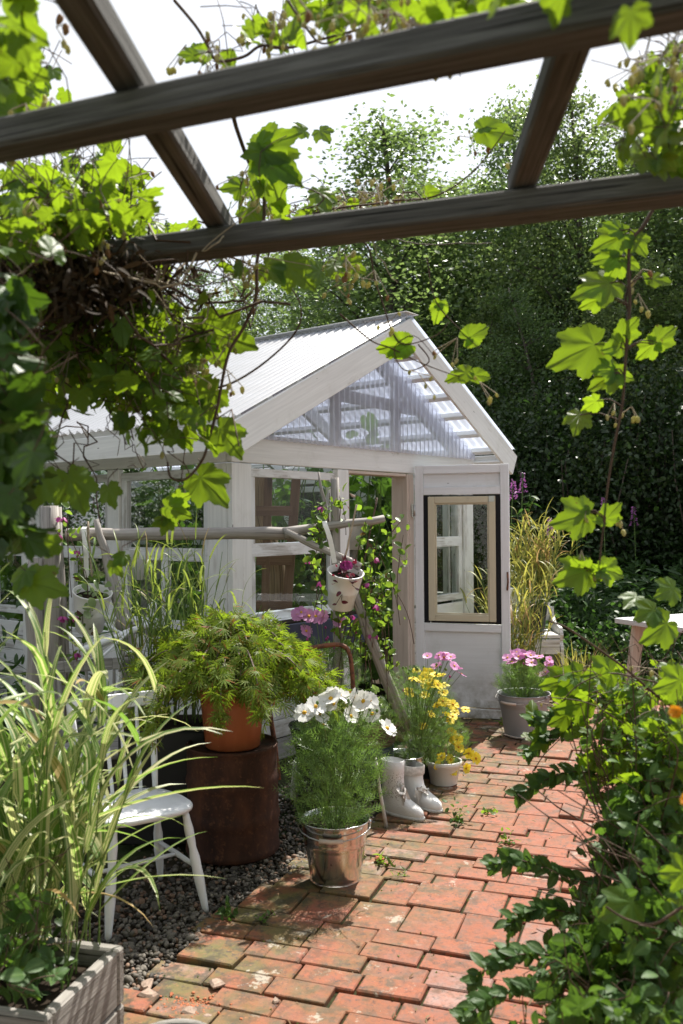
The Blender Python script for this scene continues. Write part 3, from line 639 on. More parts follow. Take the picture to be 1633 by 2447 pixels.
# door posts and head
gbar('door_post', W(1.125, .022, 0), W(1.125, .022, ZB0 - .004), .13, .05, GU)
m = MB(); m.bar(W(1.20, .075, 0), W(1.20, .075, ZB0 - .006), .13, .022, GWv); m.bar(W(1.965, .075, .02), W(1.965, .075, ZB0 - .006), .15, .03, GWv); m.bar(W(2.01, .012, .02), W(2.01, .012, ZB0 - .006), .058, .03, GU); m.build('door_frame', BARE_PINK, GH)
gbar('door_head', W(1.2, .07, ZB0 - .016), W(1.95, .07, ZB0 - .016), .13, .024, GWv, BARE_PINK)
gbar('door_sill', W(1.18, .04, .05), W(1.98, .04, .05), .12, .06, GWv, GREYW)
# windows: frame, mid rail, panes
def window(pa, pb, nd, z0, z1, zm, mat=PEEL, fw=.055, name='window', mull=False):
    """pa..pb along the wall, nd inward; two panes over each other"""
    d = unit(pb - pa); L = np.linalg.norm(pb - pa); i = nd * .045; m = MB()
    m.bar(pa + i + V3(0, 0, z1 - fw / 2), pb + i + V3(0, 0, z1 - fw / 2), fw, .045, UPV); m.bar(pa + i + V3(0, 0, z0 + fw / 2), pb + i + V3(0, 0, z0 + fw / 2), fw, .05, UPV)
    m.bar(pa + i + V3(0, 0, zm), pb + i + V3(0, 0, zm), .085, .042, UPV)
    for q in (pa + d * fw * .5, pb - d * fw * .5): m.bar(q + i + V3(0, 0, z0 + fw), q + i + V3(0, 0, z1 - fw), fw, .04, d)
    if mull: q = (pa + pb) / 2; m.bar(q + i + V3(0, 0, z0 + fw), q + i + V3(0, 0, zm - .043), .06, .038, d)
    f = m.build(name, mat, GH)
    for a, b in ((z0 + fw, zm - .04), (zm + .04, z1 - fw)):
        g = MB(); A = pa + d * fw + i; B = pb - d * fw + i; g.quad(A + V3(0, 0, a), B + V3(0, 0, a), B + V3(0, 0, b), A + V3(0, 0, b)); g.build('pane', GLASS, f)
window(W(.182, 0, 0), W(1.058, 0, 0), GWv, .90, ZB0 - .03, 1.36)
gbar('window_sill', W(.15, -.03, .885), W(1.07, -.03, .885), .15, .03, GWv, PEEL)
window(W(2.045, 0, 0), W(2.842, 0, 0), GWv, .86, ZB0 - .03, 1.36)
sp_ = [.225, 1.16, 2.2, 3.2, LS - .02]
for i in range(4):
    window(W(0, sp_[i] + (.065 if i else 0), 0), W(0, sp_[i + 1] - .065, 0), GU, .84, ZB0 - .03, 1.33, mull=True); window(W(LG, sp_[i] + (.065 if i else 0), 0), W(LG, sp_[i + 1] - .065, 0), -GU, .84, ZB0 - .03, 1.33)
    if i:
        gbar('side_post', W(.022, sp_[i], 0), W(.022, sp_[i], ZB0 - .004), .125, .045, GWv); gbar('side_post', W(LG - .022, sp_[i], 0), W(LG - .022, sp_[i], ZB0 - .004), .125, .045, GWv)
for i in range(3): window(W(.1 + i * .95, LS, 0), W(1.0 + i * .95, LS, 0), -GWv, .84, ZB0 - .03, 1.33)
# roof: corrugated sheets, rafters, purlins, barge boards, eaves boards
NL = unit(np.cross(GWv, GU * 1 + V3(0, 0, SL))) ; NL = NL if NL[2] > 0 else -NL
NR = unit(np.cross(GWv, GU * 1 - V3(0, 0, SLR))) ; NR = NR if NR[2] > 0 else -NR
def roof_z(u): return APZ - (SL * (APU - u) if u < APU else SLR * (u - APU))
def corrug(name, side, mat):
    n = int((LS + OV + .3) / .076 * 6); ws = np.linspace(-OV - .02, LS + .25, n); us = np.linspace(APU, -OS if side < 0 else APU + RW, 7); Nn = NL if side < 0 else NR
    V = [W(u, w_, roof_z(u)) + Nn * (.030 + .012 * math.sin(2 * PI * w_ / .076)) for u in us for w_ in ws]; k = len(ws)
    F = [[i * k + j, i * k + j + 1, (i + 1) * k + j + 1, (i + 1) * k + j] for i in range(6) for j in range(k - 1)]; return np_mesh(name, V, F, mat, GH)
corrug('roof_sheet', -1, ROOFM); corrug('roof_sheet', 1, ROOFC)
m = MB(); m.bar(W(APU, -OV - .03, APZ + .045), W(APU, LS + .25, APZ + .045), .16, .006, GU * .9 + V3(0, 0, 0)); m.build('ridge_cap', GW, GH)
for sd in (-1, 1):
    for w_ in (.06, 1.16, 2.2, 3.2, LS - .05):
        e = -OS + .03 if sd < 0 else APU + RW - .03; m = MB(); m.bar(W(APU, w_, APZ - .115), W(e, w_, roof_z(e) - .115), .11, .045, UPV); m.build('rafter', GW, GH)
for sd in (-1, 1):
    for k in range(7):
        u = APU + sd * (.10 + k * (.27 if sd < 0 else .24)); Nn = NL if sd < 0 else NR; m = MB(); m.bar(W(u, -OV + .03, roof_z(u)) - Nn * .008, W(u, LS + .2, roof_z(u)) - Nn * .008, .045, .05, Nn); m.build('purlin', GW, GH)
for sd in (-1, 1):
    e = -OS - .03 if sd < 0 else APU + RW + .02; dn = V3(0, 0, -.095); m = MB(); A = W(APU, -OV, roof_z(APU)) + dn; B = W(e, -OV, roof_z(e)) + dn
    m.bar(A, B, .185, .026, UPV); o = m.build('barge_board', GW, GH)
    me = o.data
    for v in me.vertices:                                  # plumb cut where the two boards meet
        p = np.array(v.co) + origin(o); u, w_ = wloc(p[0], p[1])
        if (u - APU) * sd < .10: q = u - APU; v.co.x -= q * GU[0]; v.co.y -= q * GU[1]; v.co.z += (SL if sd < 0 else SLR) * sd * q
    gbar('eaves_board', W(e - sd * .03, -OV + .04, roof_z(e) - .075), W(e - sd * .03, LS + .2, roof_z(e) - .075), .15, .024)
    gbar('soffit', W(e - sd * (.17 if sd < 0 else .05), -OV + .04, roof_z(e) - .06), W(e - sd * (.17 if sd < 0 else .05), LS + .2, roof_z(e) - .06), .26 if sd < 0 else .06, .018, GU)
# gable: studs, tie, clear corrugated sheet
gmulti('gable_stud', [(W(1.08, .03, ZB1), W(1.08, .03, roof_z(1.08) - .1), .085, .045, GU)]); gmulti('gable_stud', [(W(1.84, .03, ZB1), W(1.84, .03, roof_z(1.84) - .1), .085, .045, GU)])
gmulti('gable_rail', [(W(.75, .075, 2.47), W(2.2, .075, 2.44), .09, .03, UPV)])
V = []; F = []; us = np.linspace(.02, LG - .02, int((LG - .04) / .062 * 8))
for u in us:
    o_ = -.026 + .014 * math.sin(2 * PI * u / .062); V += [W(u, o_, ZB1 - .03), W(u, o_, max(ZB1 - .02, roof_z(u) - .05))]
np_mesh('gable_sheet', V, [[2 * i, 2 * i + 2, 2 * i + 3, 2 * i + 1] for i in range(len(us) - 1)], GABM, GH)
# the open door leaf, hinged on the right post and swung out
HP = V3(*gnd(938, 1640)[:2], 0); HP = W(2.02, -.03, 0); LD = unit(V3(math.cos(-.267), math.sin(-.267), 0)); LNn = V3(LD[1], -LD[0], 0)   # LNn faces the camera
if LNn[1] > 0: LNn = -LNn
LW, Z0, Z1 = .735, .025, 1.975
def Lp(a, z, o=0.0): return HP + LD * a + LNn * o + V3(0, 0, z)
m = MB()
for a in (.033, LW - .033): m.bar(Lp(a, Z0), Lp(a, Z1), .066, .034, LD)
for z, h in ((Z1 - .034, .066), (Z1 - .203, .06), (.70, .06)): m.bar(Lp(.067, z, -.001), Lp(LW - .067, z, -.001), h, .034, UPV)
door = m.build('door', GWcool, GH)
m = MB(); m.bar(Lp(.068, Z1 - .12, -.012), Lp(LW - .068, Z1 - .12, -.012), .104, .012, UPV); m.build('door_panel', GPly, door); m = MB(); m.bar(Lp(.068, .375, -.012), Lp(LW - .068, .375, -.012), .588, .012, UPV); m.build('door_panel', GPly, door)
m = MB(); m.bar(Lp(.02, Z0 + .02, .03), Lp(LW - .01, Z0 + .02, .03), .07, .03, UPV); m.build('kick_board', GWcool, door)
ZA, ZBt = .735, Z1 - .238
m = MB()
for a in (.09, LW - .092): m.bar(Lp(a, ZA), Lp(a, ZBt), .05, .016, LD)
m.bar(Lp(.12, ZBt - .012), Lp(LW - .12, ZBt - .012), .024, .015, UPV); m.bar(Lp(.12, ZA + .012), Lp(LW - .12, ZA + .012), .024, .015, UPV); m.build('draught_strip', FELT, door)
m = MB(); fa, fb, f0, f1 = .105, LW - .105, ZA + .018, ZBt - .01
for a in (fa + .026, fb - .026): m.bar(Lp(a, f0, .012), Lp(a, f1, .012), .052, .03, LD)
for z in (f0 + .026, f1 - .026): m.bar(Lp(fa + .053, z, .012), Lp(fb - .053, z, .012), .052, .03, UPV)
for a in (fa + .058, fb - .058): m.bar(Lp(a, f0 + .05, .004), Lp(a, f1 - .05, .004), .012, .024, LD)
for z in (f0 + .058, f1 - .058): m.bar(Lp(fa + .06, z, .004), Lp(fb - .06, z, .004), .012, .024, UPV)
wf = m.build('window_frame', CREAM, door)
m = MB(); m.quad(Lp(fa + .05, f0 + .05), Lp(fb - .05, f0 + .05), Lp(fb - .05, f1 - .05), Lp(fa + .05, f1 - .05)); m.build('pane', GLASS, wf)
m = MB(); m.bar(Lp(fb - .05, f1 - .022, .029), Lp(fb - .005, f1 - .022, .029), .045, .003, UPV); m.build('corner_plate', WIRE, wf)
m = MB(); m.tube([Lp(LW - .02, 1.0, .02), Lp(LW - .012, 1.06, .035), Lp(LW - .016, 1.14, .02)], .007, 6); m.build('latch', IRON, door)
for z in (.35, 1.62):
    m = MB(); m.tube([Lp(-.005, z - .045, .02), Lp(-.005, z + .045, .02)], .009, 8); m.bar(Lp(-.015, z - .05, .018), Lp(-.015, z + .05, .018), .02, .003, LD); m.build('hinge', WIRE, door)
# ================================================================ PERGOLA OVERHEAD
PZ = 2.2
PG = thing('pergola', gnd(784, 518, PZ) * V3(1, 1, 0), 'weathered grey timber pergola of flat beams overhead', 'pergola')
def pline(a, b, z):
    p, q = gnd(*a, z), gnd(*b, z); return p, unit(q - p)
def pbeam(name, near, far, z, th, t0, t1, mat=PERG):
    (p, d) = pline(*near, z); (q, e) = pline(*far, z); d = unit(d + e); n = V3(-d[1], d[0], 0); wdt = abs(np.dot((q - p), n)); s = np.sign(np.dot(q - p, n)); c = p + n * s * wdt / 2 + V3(0, 0, th / 2)
    m = MB(); m.bar(c + d * t0, c + d * t1, th, wdt, UPV, .006); return m.build(name, mat, PG), wdt
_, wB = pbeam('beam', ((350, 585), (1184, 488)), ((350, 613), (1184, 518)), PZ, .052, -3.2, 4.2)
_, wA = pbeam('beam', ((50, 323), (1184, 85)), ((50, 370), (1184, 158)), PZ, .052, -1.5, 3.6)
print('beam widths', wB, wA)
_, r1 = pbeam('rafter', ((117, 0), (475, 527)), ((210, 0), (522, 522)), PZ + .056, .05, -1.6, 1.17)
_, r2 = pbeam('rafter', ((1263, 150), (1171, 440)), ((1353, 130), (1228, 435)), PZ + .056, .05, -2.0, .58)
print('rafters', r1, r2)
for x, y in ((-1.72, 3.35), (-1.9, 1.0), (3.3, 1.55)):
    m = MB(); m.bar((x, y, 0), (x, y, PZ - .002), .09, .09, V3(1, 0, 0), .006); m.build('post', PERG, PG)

# ================================================================ TREES BEHIND
def make_tree(hgt, rad, nleaf, seed, lsz, low=.12, shape=1.0, mat=BIRCH):
    global rng
    rng = np.random.default_rng(seed)
    trunk = smooth_path([V3(0, 0, -.05), V3(rng.normal() * .1, rng.normal() * .1, hgt * .3), V3(rng.normal() * .25, rng.normal() * .25, hgt * .65), V3(rng.normal() * .3, rng.normal() * .3, hgt * .97)], 5)
    m = MB(); k = len(trunk); m.tube(trunk, np.linspace(hgt * .0125, .014, k), 9, True, .06); tips = []
    nl = int(22 + hgt * 2.6)
    for i in range(nl):
        f = low + (1 - low) * (i + .5) / nl; p = trunk[min(k - 1, int(f * (k - 1)))] ; az = i * 2.4 + rng.normal() * .3
        rr = rad * (math.sin(PI * min(1, (f * .93 + .07)) ** (.75 * shape)) ** .8) * rng.uniform(.65, 1.1) + .15
        q = p + V3(math.cos(az) * rr, math.sin(az) * rr, rr * rng.uniform(.25, .75)); mid = (p + q) / 2 + V3(0, 0, .12 * rr); c = smooth_path([p, mid, q], 3)
        m.tube(c, np.linspace(.028 * (1.1 - f) + .008, .005, len(c)), 5, False)
        for a in np.linspace(.3, 1.05, 5): tips.append((p + (q - p) * a + V3(0, 0, .1 * rr * math.sin(PI * a)), rr * .28 + .12))
    T = np.array([t[0] for t in tips]); R = np.array([t[1] for t in tips]); wt = R ** 1.4; idx = rng.choice(len(T), nleaf, p=wt / wt.sum())
    P = T[idx] + rng.normal(size=(nleaf, 3)) * R[idx][:, None] * V3(.60, .60, .54) - V3(0, 0, 1) * (rng.random(nleaf) ** 2 * R[idx])[:, None] * .5
    Y = rdir(nleaf, -.55); N = rdir(nleaf, .7)
    V, F, Wv = scatter(T_TINY, P, Y, N, lsz * rng.uniform(.6, 1.25, nleaf))
    return m, V, F, Wv
def tree_thing(name, label, cat, m, V, F, Wv, mat, group):
    t = thing(name, (0, 0, 0), label, cat, group); m.build('trunk', BARK, t); np_mesh('crown', V, F, mat, t, vein=Wv, smooth=False); return t
protos = [tree_thing('birch_tree', 'x', 'tree', *make_tree(10, 1.75, 30000, 11 + i, .075, .1, 1 + .15 * i), (BIRCH, BIRCH2, BIRCH3)[i], 'birch trees behind the greenhouse') for i in range(3)]
PA = lambda u, y: at(u, 1190, y)[:2]
TREES = [(860, 16.5, 222, 0, 'tall leafy birch rising left of the sky gap above the roof ridge'), (965, 19, 335, 1, 'birch just right of the ridge behind the greenhouse'), (1085, 18, 345, 2, 'pale birch seen between the two pergola rafters'),
         (1165, 17, 180, 0, 'slim tall birch beside the right hand rafter'), (1265, 15.5, 215, 1, 'birch directly behind the right hand rafter'), (1375, 14.5, 140, 2, 'dense birch right of the right hand rafter'), (1500, 14, 120, 0, 'dark birch behind the hanging hop vine'), (1640, 14.5, 90, 1, 'birch at the right edge of the garden'),
         (690, 23, 520, 2, 'distant birch showing behind the left rafter foot'), (575, 22, 600, 0, 'low distant birch above the greenhouse roof sheets'), (455, 24, 590, 1, 'distant birch glimpsed through the left hop leaves'), (330, 22, 640, 2, 'distant birch mostly hidden by the left hop curtain'), (760, 20, 430, 1, 'birch filling the gap left of the tallest tree'),
         (900, 24, 520, 2, 'second row birch behind the ridge'), (1040, 23, 520, 0, 'second row birch between ridge and rafter'), (1190, 22, 480, 1, 'second row birch near the rafter foot'), (1330, 20, 430, 2, 'second row birch right of the rafter'), (1450, 19, 400, 0, 'second row birch behind the hop vine'), (1580, 19, 380, 2, 'second row birch at far right'),
         (180, 20, 700, 0, 'far left birch behind the hop curtain'), (640, 17, 760, 1, 'small birch peeping over the greenhouse roof'), (1230, 13, 620, 1, 'young birch behind the gable on the right'), (1420, 12.5, 560, 2, 'young birch at the wood edge beyond the fireweed'), (1590, 12.5, 540, 0, 'young birch beyond the table'), (1100, 14, 640, 2, 'young birch close behind the door gable')]
TREES += [(1800, 13.5, 150, 2, 'birch just outside the right edge of the garden'), (1980, 12, 120, 0, 'last birch in the row beyond the right edge'), (1780, 18, 300, 1, 'second row birch beyond the right edge'), (-1100, 8, 420, 0, 'birch left of the garden beyond the greenhouse'), (-600, 11, 500, 1, 'birch beyond the far left corner of the greenhouse'), (-2400, 5.5, 300, 2, 'birch at the left side of the garden'), (-200, 15, 560, 2, 'birch behind the left end of the greenhouse')]
used = set()
for u, y, vt, k, lab in TREES:
    t = protos[k] if k not in used else copy_tree(protos[k]); used.add(k)
    z = at(u, vt, y)[2]; s = z / 10.2; x_, y_ = PA(u, y); wsc = s * rnd.uniform(1.05, 1.3) * (1.5 if u in (860, 965, 1085) else 1) if s > .5 else s * 1.5
    t.location = (x_, y_, 0); t.rotation_euler = (0, 0, rnd.uniform(0, 6)); t.scale = (wsc, wsc, s); t['label'] = lab
def make_shrub(h, r, n, seed, lsz):
    global rng
    rng = np.random.default_rng(seed); m = MB(); tips = []
    for i in range(16):
        az = i * 2.4; rr = r * rng.uniform(.2, .95); q = V3(math.cos(az) * rr, math.sin(az) * rr, h * rng.uniform(.55, 1.0) * (1 - .3 * rr / r)); c = wander((math.cos(az) * .1, math.sin(az) * .1, -.03), q, 6, .15)
        m.tube(c, np.linspace(.02, .005, 6), 5, False)
        for a in (1, 2, 3, 4, 5): tips.append((c[a], .16 + .10 * r))
    T = np.array([t[0] for t in tips]); idx = rng.integers(0, len(T), n); P = T[idx] + rng.normal(size=(n, 3)) * (.17 + .12 * r); P[:, 2] = np.abs(P[:, 2])
    V, F, Wv = scatter(T_OVAL if lsz > .055 else T_TINY, P, rdir(n, -.3), rdir(n, .9), lsz * rng.uniform(.6, 1.2, n)); return m, V, F, Wv
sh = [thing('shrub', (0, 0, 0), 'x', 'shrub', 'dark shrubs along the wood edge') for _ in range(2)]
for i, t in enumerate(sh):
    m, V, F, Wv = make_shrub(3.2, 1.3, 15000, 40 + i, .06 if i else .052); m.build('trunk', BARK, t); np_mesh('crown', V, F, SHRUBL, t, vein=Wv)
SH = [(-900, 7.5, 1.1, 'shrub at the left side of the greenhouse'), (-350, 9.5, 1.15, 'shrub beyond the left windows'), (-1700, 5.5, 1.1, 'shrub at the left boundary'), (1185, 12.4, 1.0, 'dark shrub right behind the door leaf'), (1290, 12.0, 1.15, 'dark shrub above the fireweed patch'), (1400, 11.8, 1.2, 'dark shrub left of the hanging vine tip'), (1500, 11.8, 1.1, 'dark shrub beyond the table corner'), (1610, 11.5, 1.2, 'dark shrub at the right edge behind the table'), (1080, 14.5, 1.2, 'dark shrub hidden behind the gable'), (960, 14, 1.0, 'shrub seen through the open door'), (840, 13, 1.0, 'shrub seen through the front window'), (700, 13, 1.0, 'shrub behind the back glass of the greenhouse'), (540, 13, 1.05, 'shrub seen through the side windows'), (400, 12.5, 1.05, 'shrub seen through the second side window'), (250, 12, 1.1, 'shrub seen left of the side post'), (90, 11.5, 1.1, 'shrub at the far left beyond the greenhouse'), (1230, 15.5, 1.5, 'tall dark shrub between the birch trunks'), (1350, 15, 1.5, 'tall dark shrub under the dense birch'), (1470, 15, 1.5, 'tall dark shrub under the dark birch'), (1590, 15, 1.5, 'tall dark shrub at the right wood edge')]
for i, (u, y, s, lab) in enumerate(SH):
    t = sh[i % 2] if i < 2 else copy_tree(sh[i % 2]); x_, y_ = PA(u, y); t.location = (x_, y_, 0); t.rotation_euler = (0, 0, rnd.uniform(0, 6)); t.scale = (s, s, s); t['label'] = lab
rng = np.random.default_rng(99)
# ================================================================ RUSTIC FENCE AND HANGING POTS
def zc(ox, oy, s): return lambda x, y: ((ox + x / s) / 1.0415, (oy + y / s) / 1.0415)
z4, z5, z6, z8, z1 = zc(640, 1550, 3.015), zc(0, 1180, 2.8), zc(480, 1080, 3.015), zc(1150, 1150, 3.246), zc(0, 1500, 2.482)
def A3(uv, y): return at(uv[0], uv[1], y)
def pole(p, q, r0, r1, amp=.012, n=9):
    return wander(p, q, n, amp), np.linspace(r0, r1, n) * (1 + rng.normal(size=n) * .05)
FN = thing('pole_fence', A3((500, 1220), 5.05) * V3(1, 1, 0), 'rustic fence of silvery split poles in front of the greenhouse corner', 'fence')
def fpole(name, pts_r, mat=POLEW):
    m = MB(); m.tube(*pts_r, 10, True, .05); return m.build(name, mat, FN)
fpole('rail', pole(A3(z5(450, 275), 5.05), A3(z6(660, 590), 5.05), .036, .034)); fpole('rail', pole(A3(z6(600, 588), 5.03), A3(z6(1320, 480), 5.2), .033, .020))
fpole('brace', pole(A3(z6(615, 572), 4.99), A3(z6(1150, 830), 5.0), .018, .024)); fpole('brace', pole(A3(z6(1060, 880), 4.96), A3(z6(1480, 1990), 5.1), .026, .036))
fpole('post', pole(A3(z6(965, 185), 5.13), V3(A3(z6(1000, 900), 5.13)[0], 5.13, 0), .024, .036)); fpole('post', pole(A3(z6(850, 145), 5.2), A3(z6(960, 700), 5.15), .006, .022))
fpole('post', pole(A3(z5(645, 172), 4.98), A3(z5(850, 940), 4.98), .016, .048)); fpole('post', pole(A3(z5(850, 930), 4.98), V3(A3(z5(930, 1300), 4.98)[0], 4.95, 0), .047, .05))
fpole('post', pole(A3(z5(385, 90), 5.0), V3(A3(z5(470, 1200), 5.0)[0], 5.0, 0), .022, .052)); fpole('post', pole(A3(z5(330, 80), 4.9), V3(A3(z5(330, 1200), 4.9)[0], 4.9, 0), .05, .07, .03)); fpole('post', pole(A3(z5(240, 430), 4.85), V3(A3(z5(260, 1200), 4.85)[0], 4.85, 0), .04, .06, .03))
fpole('stake', pole(A3(z6(1125, 380), 5.0), A3(z6(1030, 800), 4.95), .006, .006, .004), DRYS); fpole('stake', pole(A3(z6(1270, 330), 5.3), A3(z6(1160, 900), 5.2), .005, .006, .006), STEM); fpole('stake', pole(A3(z5(590, 185), 4.96), A3(z5(615, 560), 4.92), .006, .006, .004), DRYS)
def hang_pot(rim, bot, y, rr, tilt, hook, lab, plab):
    c = A3(rim, y); b = A3(bot, y + .07); ax = unit(c - b); hgt = np.linalg.norm(c - b) * 1.02
    t = thing('hanging_pot', c - ax * hgt, lab, 'plant pot', 'white pots hooked on the pole fence'); o = c - ax * hgt
    m = MB(); r0 = rr * .68; m.lathe([(.002, 0), (r0, 0), (r0 + .004, .006), (r0 + (rr - r0) * .45, hgt * .47), (r0 + (rr - r0) * .47 + .003, hgt * .5), (r0 + (rr - r0) * .53, hgt * .53), (rr, hgt - .006), (rr + .004, hgt), (rr, hgt + .003), (rr - .006, hgt - .002), (rr - .016, hgt * .8)], o, 36, ax); m.build('bucket', POTW, t)
    m = MB(); m.lathe([(rr - .012, hgt * .84), (rr * .5, hgt * .87), (.002, hgt * .86)], o, 24, ax, dent=.03); m.build('soil', SOIL, t)
    m = MB(); h0, h1 = A3(hook[0], y + .02), A3(hook[1], y + .03); P = smooth_path([h0 + V3(.0, .07, -.03), h0 + V3(0, .05, .005), h0, h0 * .6 + h1 * .4 + V3(.008, -.02, 0), h1], 4)
    for i in range(len(P) - 1): m.bar(P[i], P[i + 1], .026, .0025, V3(1, 0, 0), .0005)
    m.build('hook', POTW, t); return c, ax, rr
c1 = hang_pot(z6(1045, 862), z6(1010, 1110), 4.93, .100, 0, (z6(893, 512), z6(965, 800)), 'white tin pot of purple leaves hooked on the right end of the pole fence', '')
c2 = hang_pot(z5(622, 655), z5(598, 905), 4.90, .104, 0, (z5(562, 236), z5(582, 560)), 'white tin pot with few green leaves hooked at the left end of the pole fence', '')
def pot_plant(cc, n, mat, lab, R, fl=None, trail=6, tmpl=T_OVAL, sz=.04, name='potted_plant'):
    c, ax, rr = cc; t = thing(name, c - ax * .02, lab, 'plant'); P = np.array([c - ax * .015 + rdir(1)[0] * rr * .6 + ax * abs(rnd.gauss(0, R)) for _ in range(n)]); st = [c - ax * .03 + (p - c) * .4 for p in P]
    for k in range(trail):
        q = c + rdir(1)[0] * rr * .85; q -= ax * np.dot(q - c, ax); q[1] = min(q[1], c[1]) - .03; L = rnd.uniform(.05, .2)
        for j in range(4): P = np.vstack([P, q - V3(rnd.gauss(0, .015), .02, L * j / 3)]); 
        st += [q - V3(0, .02, L)]
    n = len(P); foliage(t, 'foliage', mat, tmpl, P, rdir(n, -.15), rdir(n, .9) + V3(0, -.5, 0), sz * rng.uniform(.6, 1.3, n))
    plant_stems(t, [c - ax * .03] * len(st), st, .0018, STEM); return t
t = pot_plant(c1, 26, HEUCH, 'purple leaved trailing plant in the right hanging white pot', .03, trail=3, tmpl=T_OVAL, sz=.04)
for k in range(3): flower(t, c1[0] + V3(rnd.uniform(-.01, .06), -.03, .03), (rnd.gauss(0, .4), -1, .6), .028, 7, MPET, None, .6, .5)
pot_plant(c2, 12, IVYL, 'sparse green seedling in the left hanging white pot', .04, trail=2, sz=.055)
# climber with oval leaves and purple bells on the fence
def climber(lab, blobs, sz, flowers=0):
    t = thing('clematis', A3((blobs[0][0], 1500), blobs[0][4]) * V3(1, 1, 0), lab, 'climber'); P = []; tips = []; base = []
    for u, v, ru, rv, y, n in blobs:
        for _ in range(max(2, n // 12)):
            q = A3((rnd.gauss(u, ru * .6), rnd.gauss(v, rv * .6)), y + rnd.gauss(0, .08)); tips.append(q); base.append(q + V3(rnd.gauss(0, .08), .05, -rnd.uniform(.25, .5)))
            for _ in range(12): P.append(q + (base[-1] - q) * rnd.random() * .5 + V3(rnd.gauss(0, .03), rnd.gauss(0, .03), rnd.gauss(0, .03)))
    P = np.array(P); n = len(P); foliage(t, 'foliage', OVAL, T_OVAL, P, rdir(n, .5), rdir(n, .6), sz * rng.uniform(.6, 1.25, n)); plant_stems(t, base, tips, .0022, STEM)
    for k in range(flowers):
        i = rnd.randrange(len(tips)); flower(t, tips[i] + V3(rnd.gauss(0, .03), -.03, -.02), (rnd.gauss(0, .5), -.3, -.9), .020, 4, MPET, None, 1.5, .5)
    return t
climber('oval leaved clematis climbing the right hand fence post', [(745, 1165, 25, 40, 5.05, 60), (775, 1130, 25, 40, 5.1, 40), (845, 1270, 30, 40, 5.1, 80), (870, 1330, 25, 45, 5.05, 80), (790, 1340, 30, 50, 5.15, 60), (855, 1400, 30, 40, 5.0, 70), (720, 1330, 30, 60, 5.2, 40), (860, 1460, 25, 30, 5.0, 40), (930, 1215, 12, 22, 5.2, 20), (830, 1440, 30, 40, 5.1, 40)], .052, 10)
climber('reddish clematis stems on the left fence posts', [(150, 1210, 25, 50, 4.85, 36), (125, 1290, 25, 50, 4.85, 30), (185, 1260, 15, 40, 4.9, 20), (165, 1420, 20, 40, 4.8, 24), (180, 1500, 25, 25, 4.7, 24)], .045, 12)

# ================================================================ BARREL, TERRACOTTA POT, MAPLE
bc = V3(-.525, 4.27, 0); m = MB(); prof = [(.002, 0), (.214, 0), (.222, .01), (.219, .03)]
for z in np.linspace(.05, .46, 18): prof.append((.217 + (.008 if abs(z - .17) < .016 or abs(z - .335) < .016 else 0) - .012 * z, z))
prof += [(.212, .485), (.218, .495), (.214, .502), (.206, .497), (.204, .488), (.002, .488)]
m.lathe(prof, bc, 48, dent=.008); tag(m.build('oil_drum', RUST), 'rust brown steel drum standing under the terracotta pot', 'drum')
pc = V3(-.52, 4.25, .49); m = MB(); m.lathe([(.002, .002), (.122, 0), (.128, .006), (.148, .2), (.154, .235), (.163, .238), (.168, .26), (.168, .292), (.163, .299), (.152, .297), (.149, .25)], pc, 48)
tp = thing('flower_pot', pc, 'large terracotta flower pot on top of the rusty drum', 'flower pot'); m.build('pot', TERRA, tp); m = MB(); m.lathe([(.150, .262), (.07, .27), (.002, .268)], pc, 24, dent=.02); m.build('soil', SOIL, tp)
mt = thing('japanese_maple', pc + V3(0, 0, .26), 'cutleaf Japanese maple with weeping yellow green leaves in the terracotta pot', 'shrub')
m = MB(); tips = []; root = pc + V3(0, 0, .26); top = pc + V3(-.02, 0, .52); m.tube(smooth_path([root, pc + V3(.03, .02, .38), top], 5), np.linspace(.016, .011, 11), 8, True, .05)
for i in range(46):
    az = i * 2.4; rr = .49 * math.sqrt((i + .5) / 46) * rnd.uniform(.85, 1.1); d = V3(math.cos(az), math.sin(az), 0); hi = .60 - .10 * (rr / .4) ** 2 + rnd.gauss(0, .02)
    p = [top - V3(0, 0, rnd.uniform(0, .1)), pc + d * rr * .5 + V3(0, 0, hi), pc + d * rr * .85 + V3(0, 0, hi - .02 - rr * .12), pc + d * rr * 1.08 + V3(0, 0, hi - .14 - rr * rnd.uniform(.2, .75) * (.35 if d[1] < -.5 else 1))]
    c = smooth_path(p, 5); m.tube(c, np.linspace(.006, .0018, len(c)), 5, False)
    for k in range(4, len(c)):
        for _ in range(3 if k > 8 else 1): tips.append((c[k] + rng.normal(size=3) * .016, d + V3(0, 0, -.55 - .5 * k / len(c))))
m.build('branches', bare_wood('maple_bark', (.16, .12, .10), (.24, .19, .16), (.34, .28, .24)), mt)
P = np.array([t_[0] for t_ in tips]); Y = np.array([t_[1] for t_ in tips]) + rng.normal(size=P.shape) * .4; n = len(P)
P = np.repeat(P, 2, 0) + rng.normal(size=(n * 2, 3)) * .016; Y = np.repeat(Y, 2, 0) + rng.normal(size=(n * 2, 3)) * .4; n *= 2
foliage(mt, 'foliage', MAPLE, T_MAPLE, P, Y, rdir(n, 1.3), rng.uniform(.045, .085, n)); print('maple leaves', n)

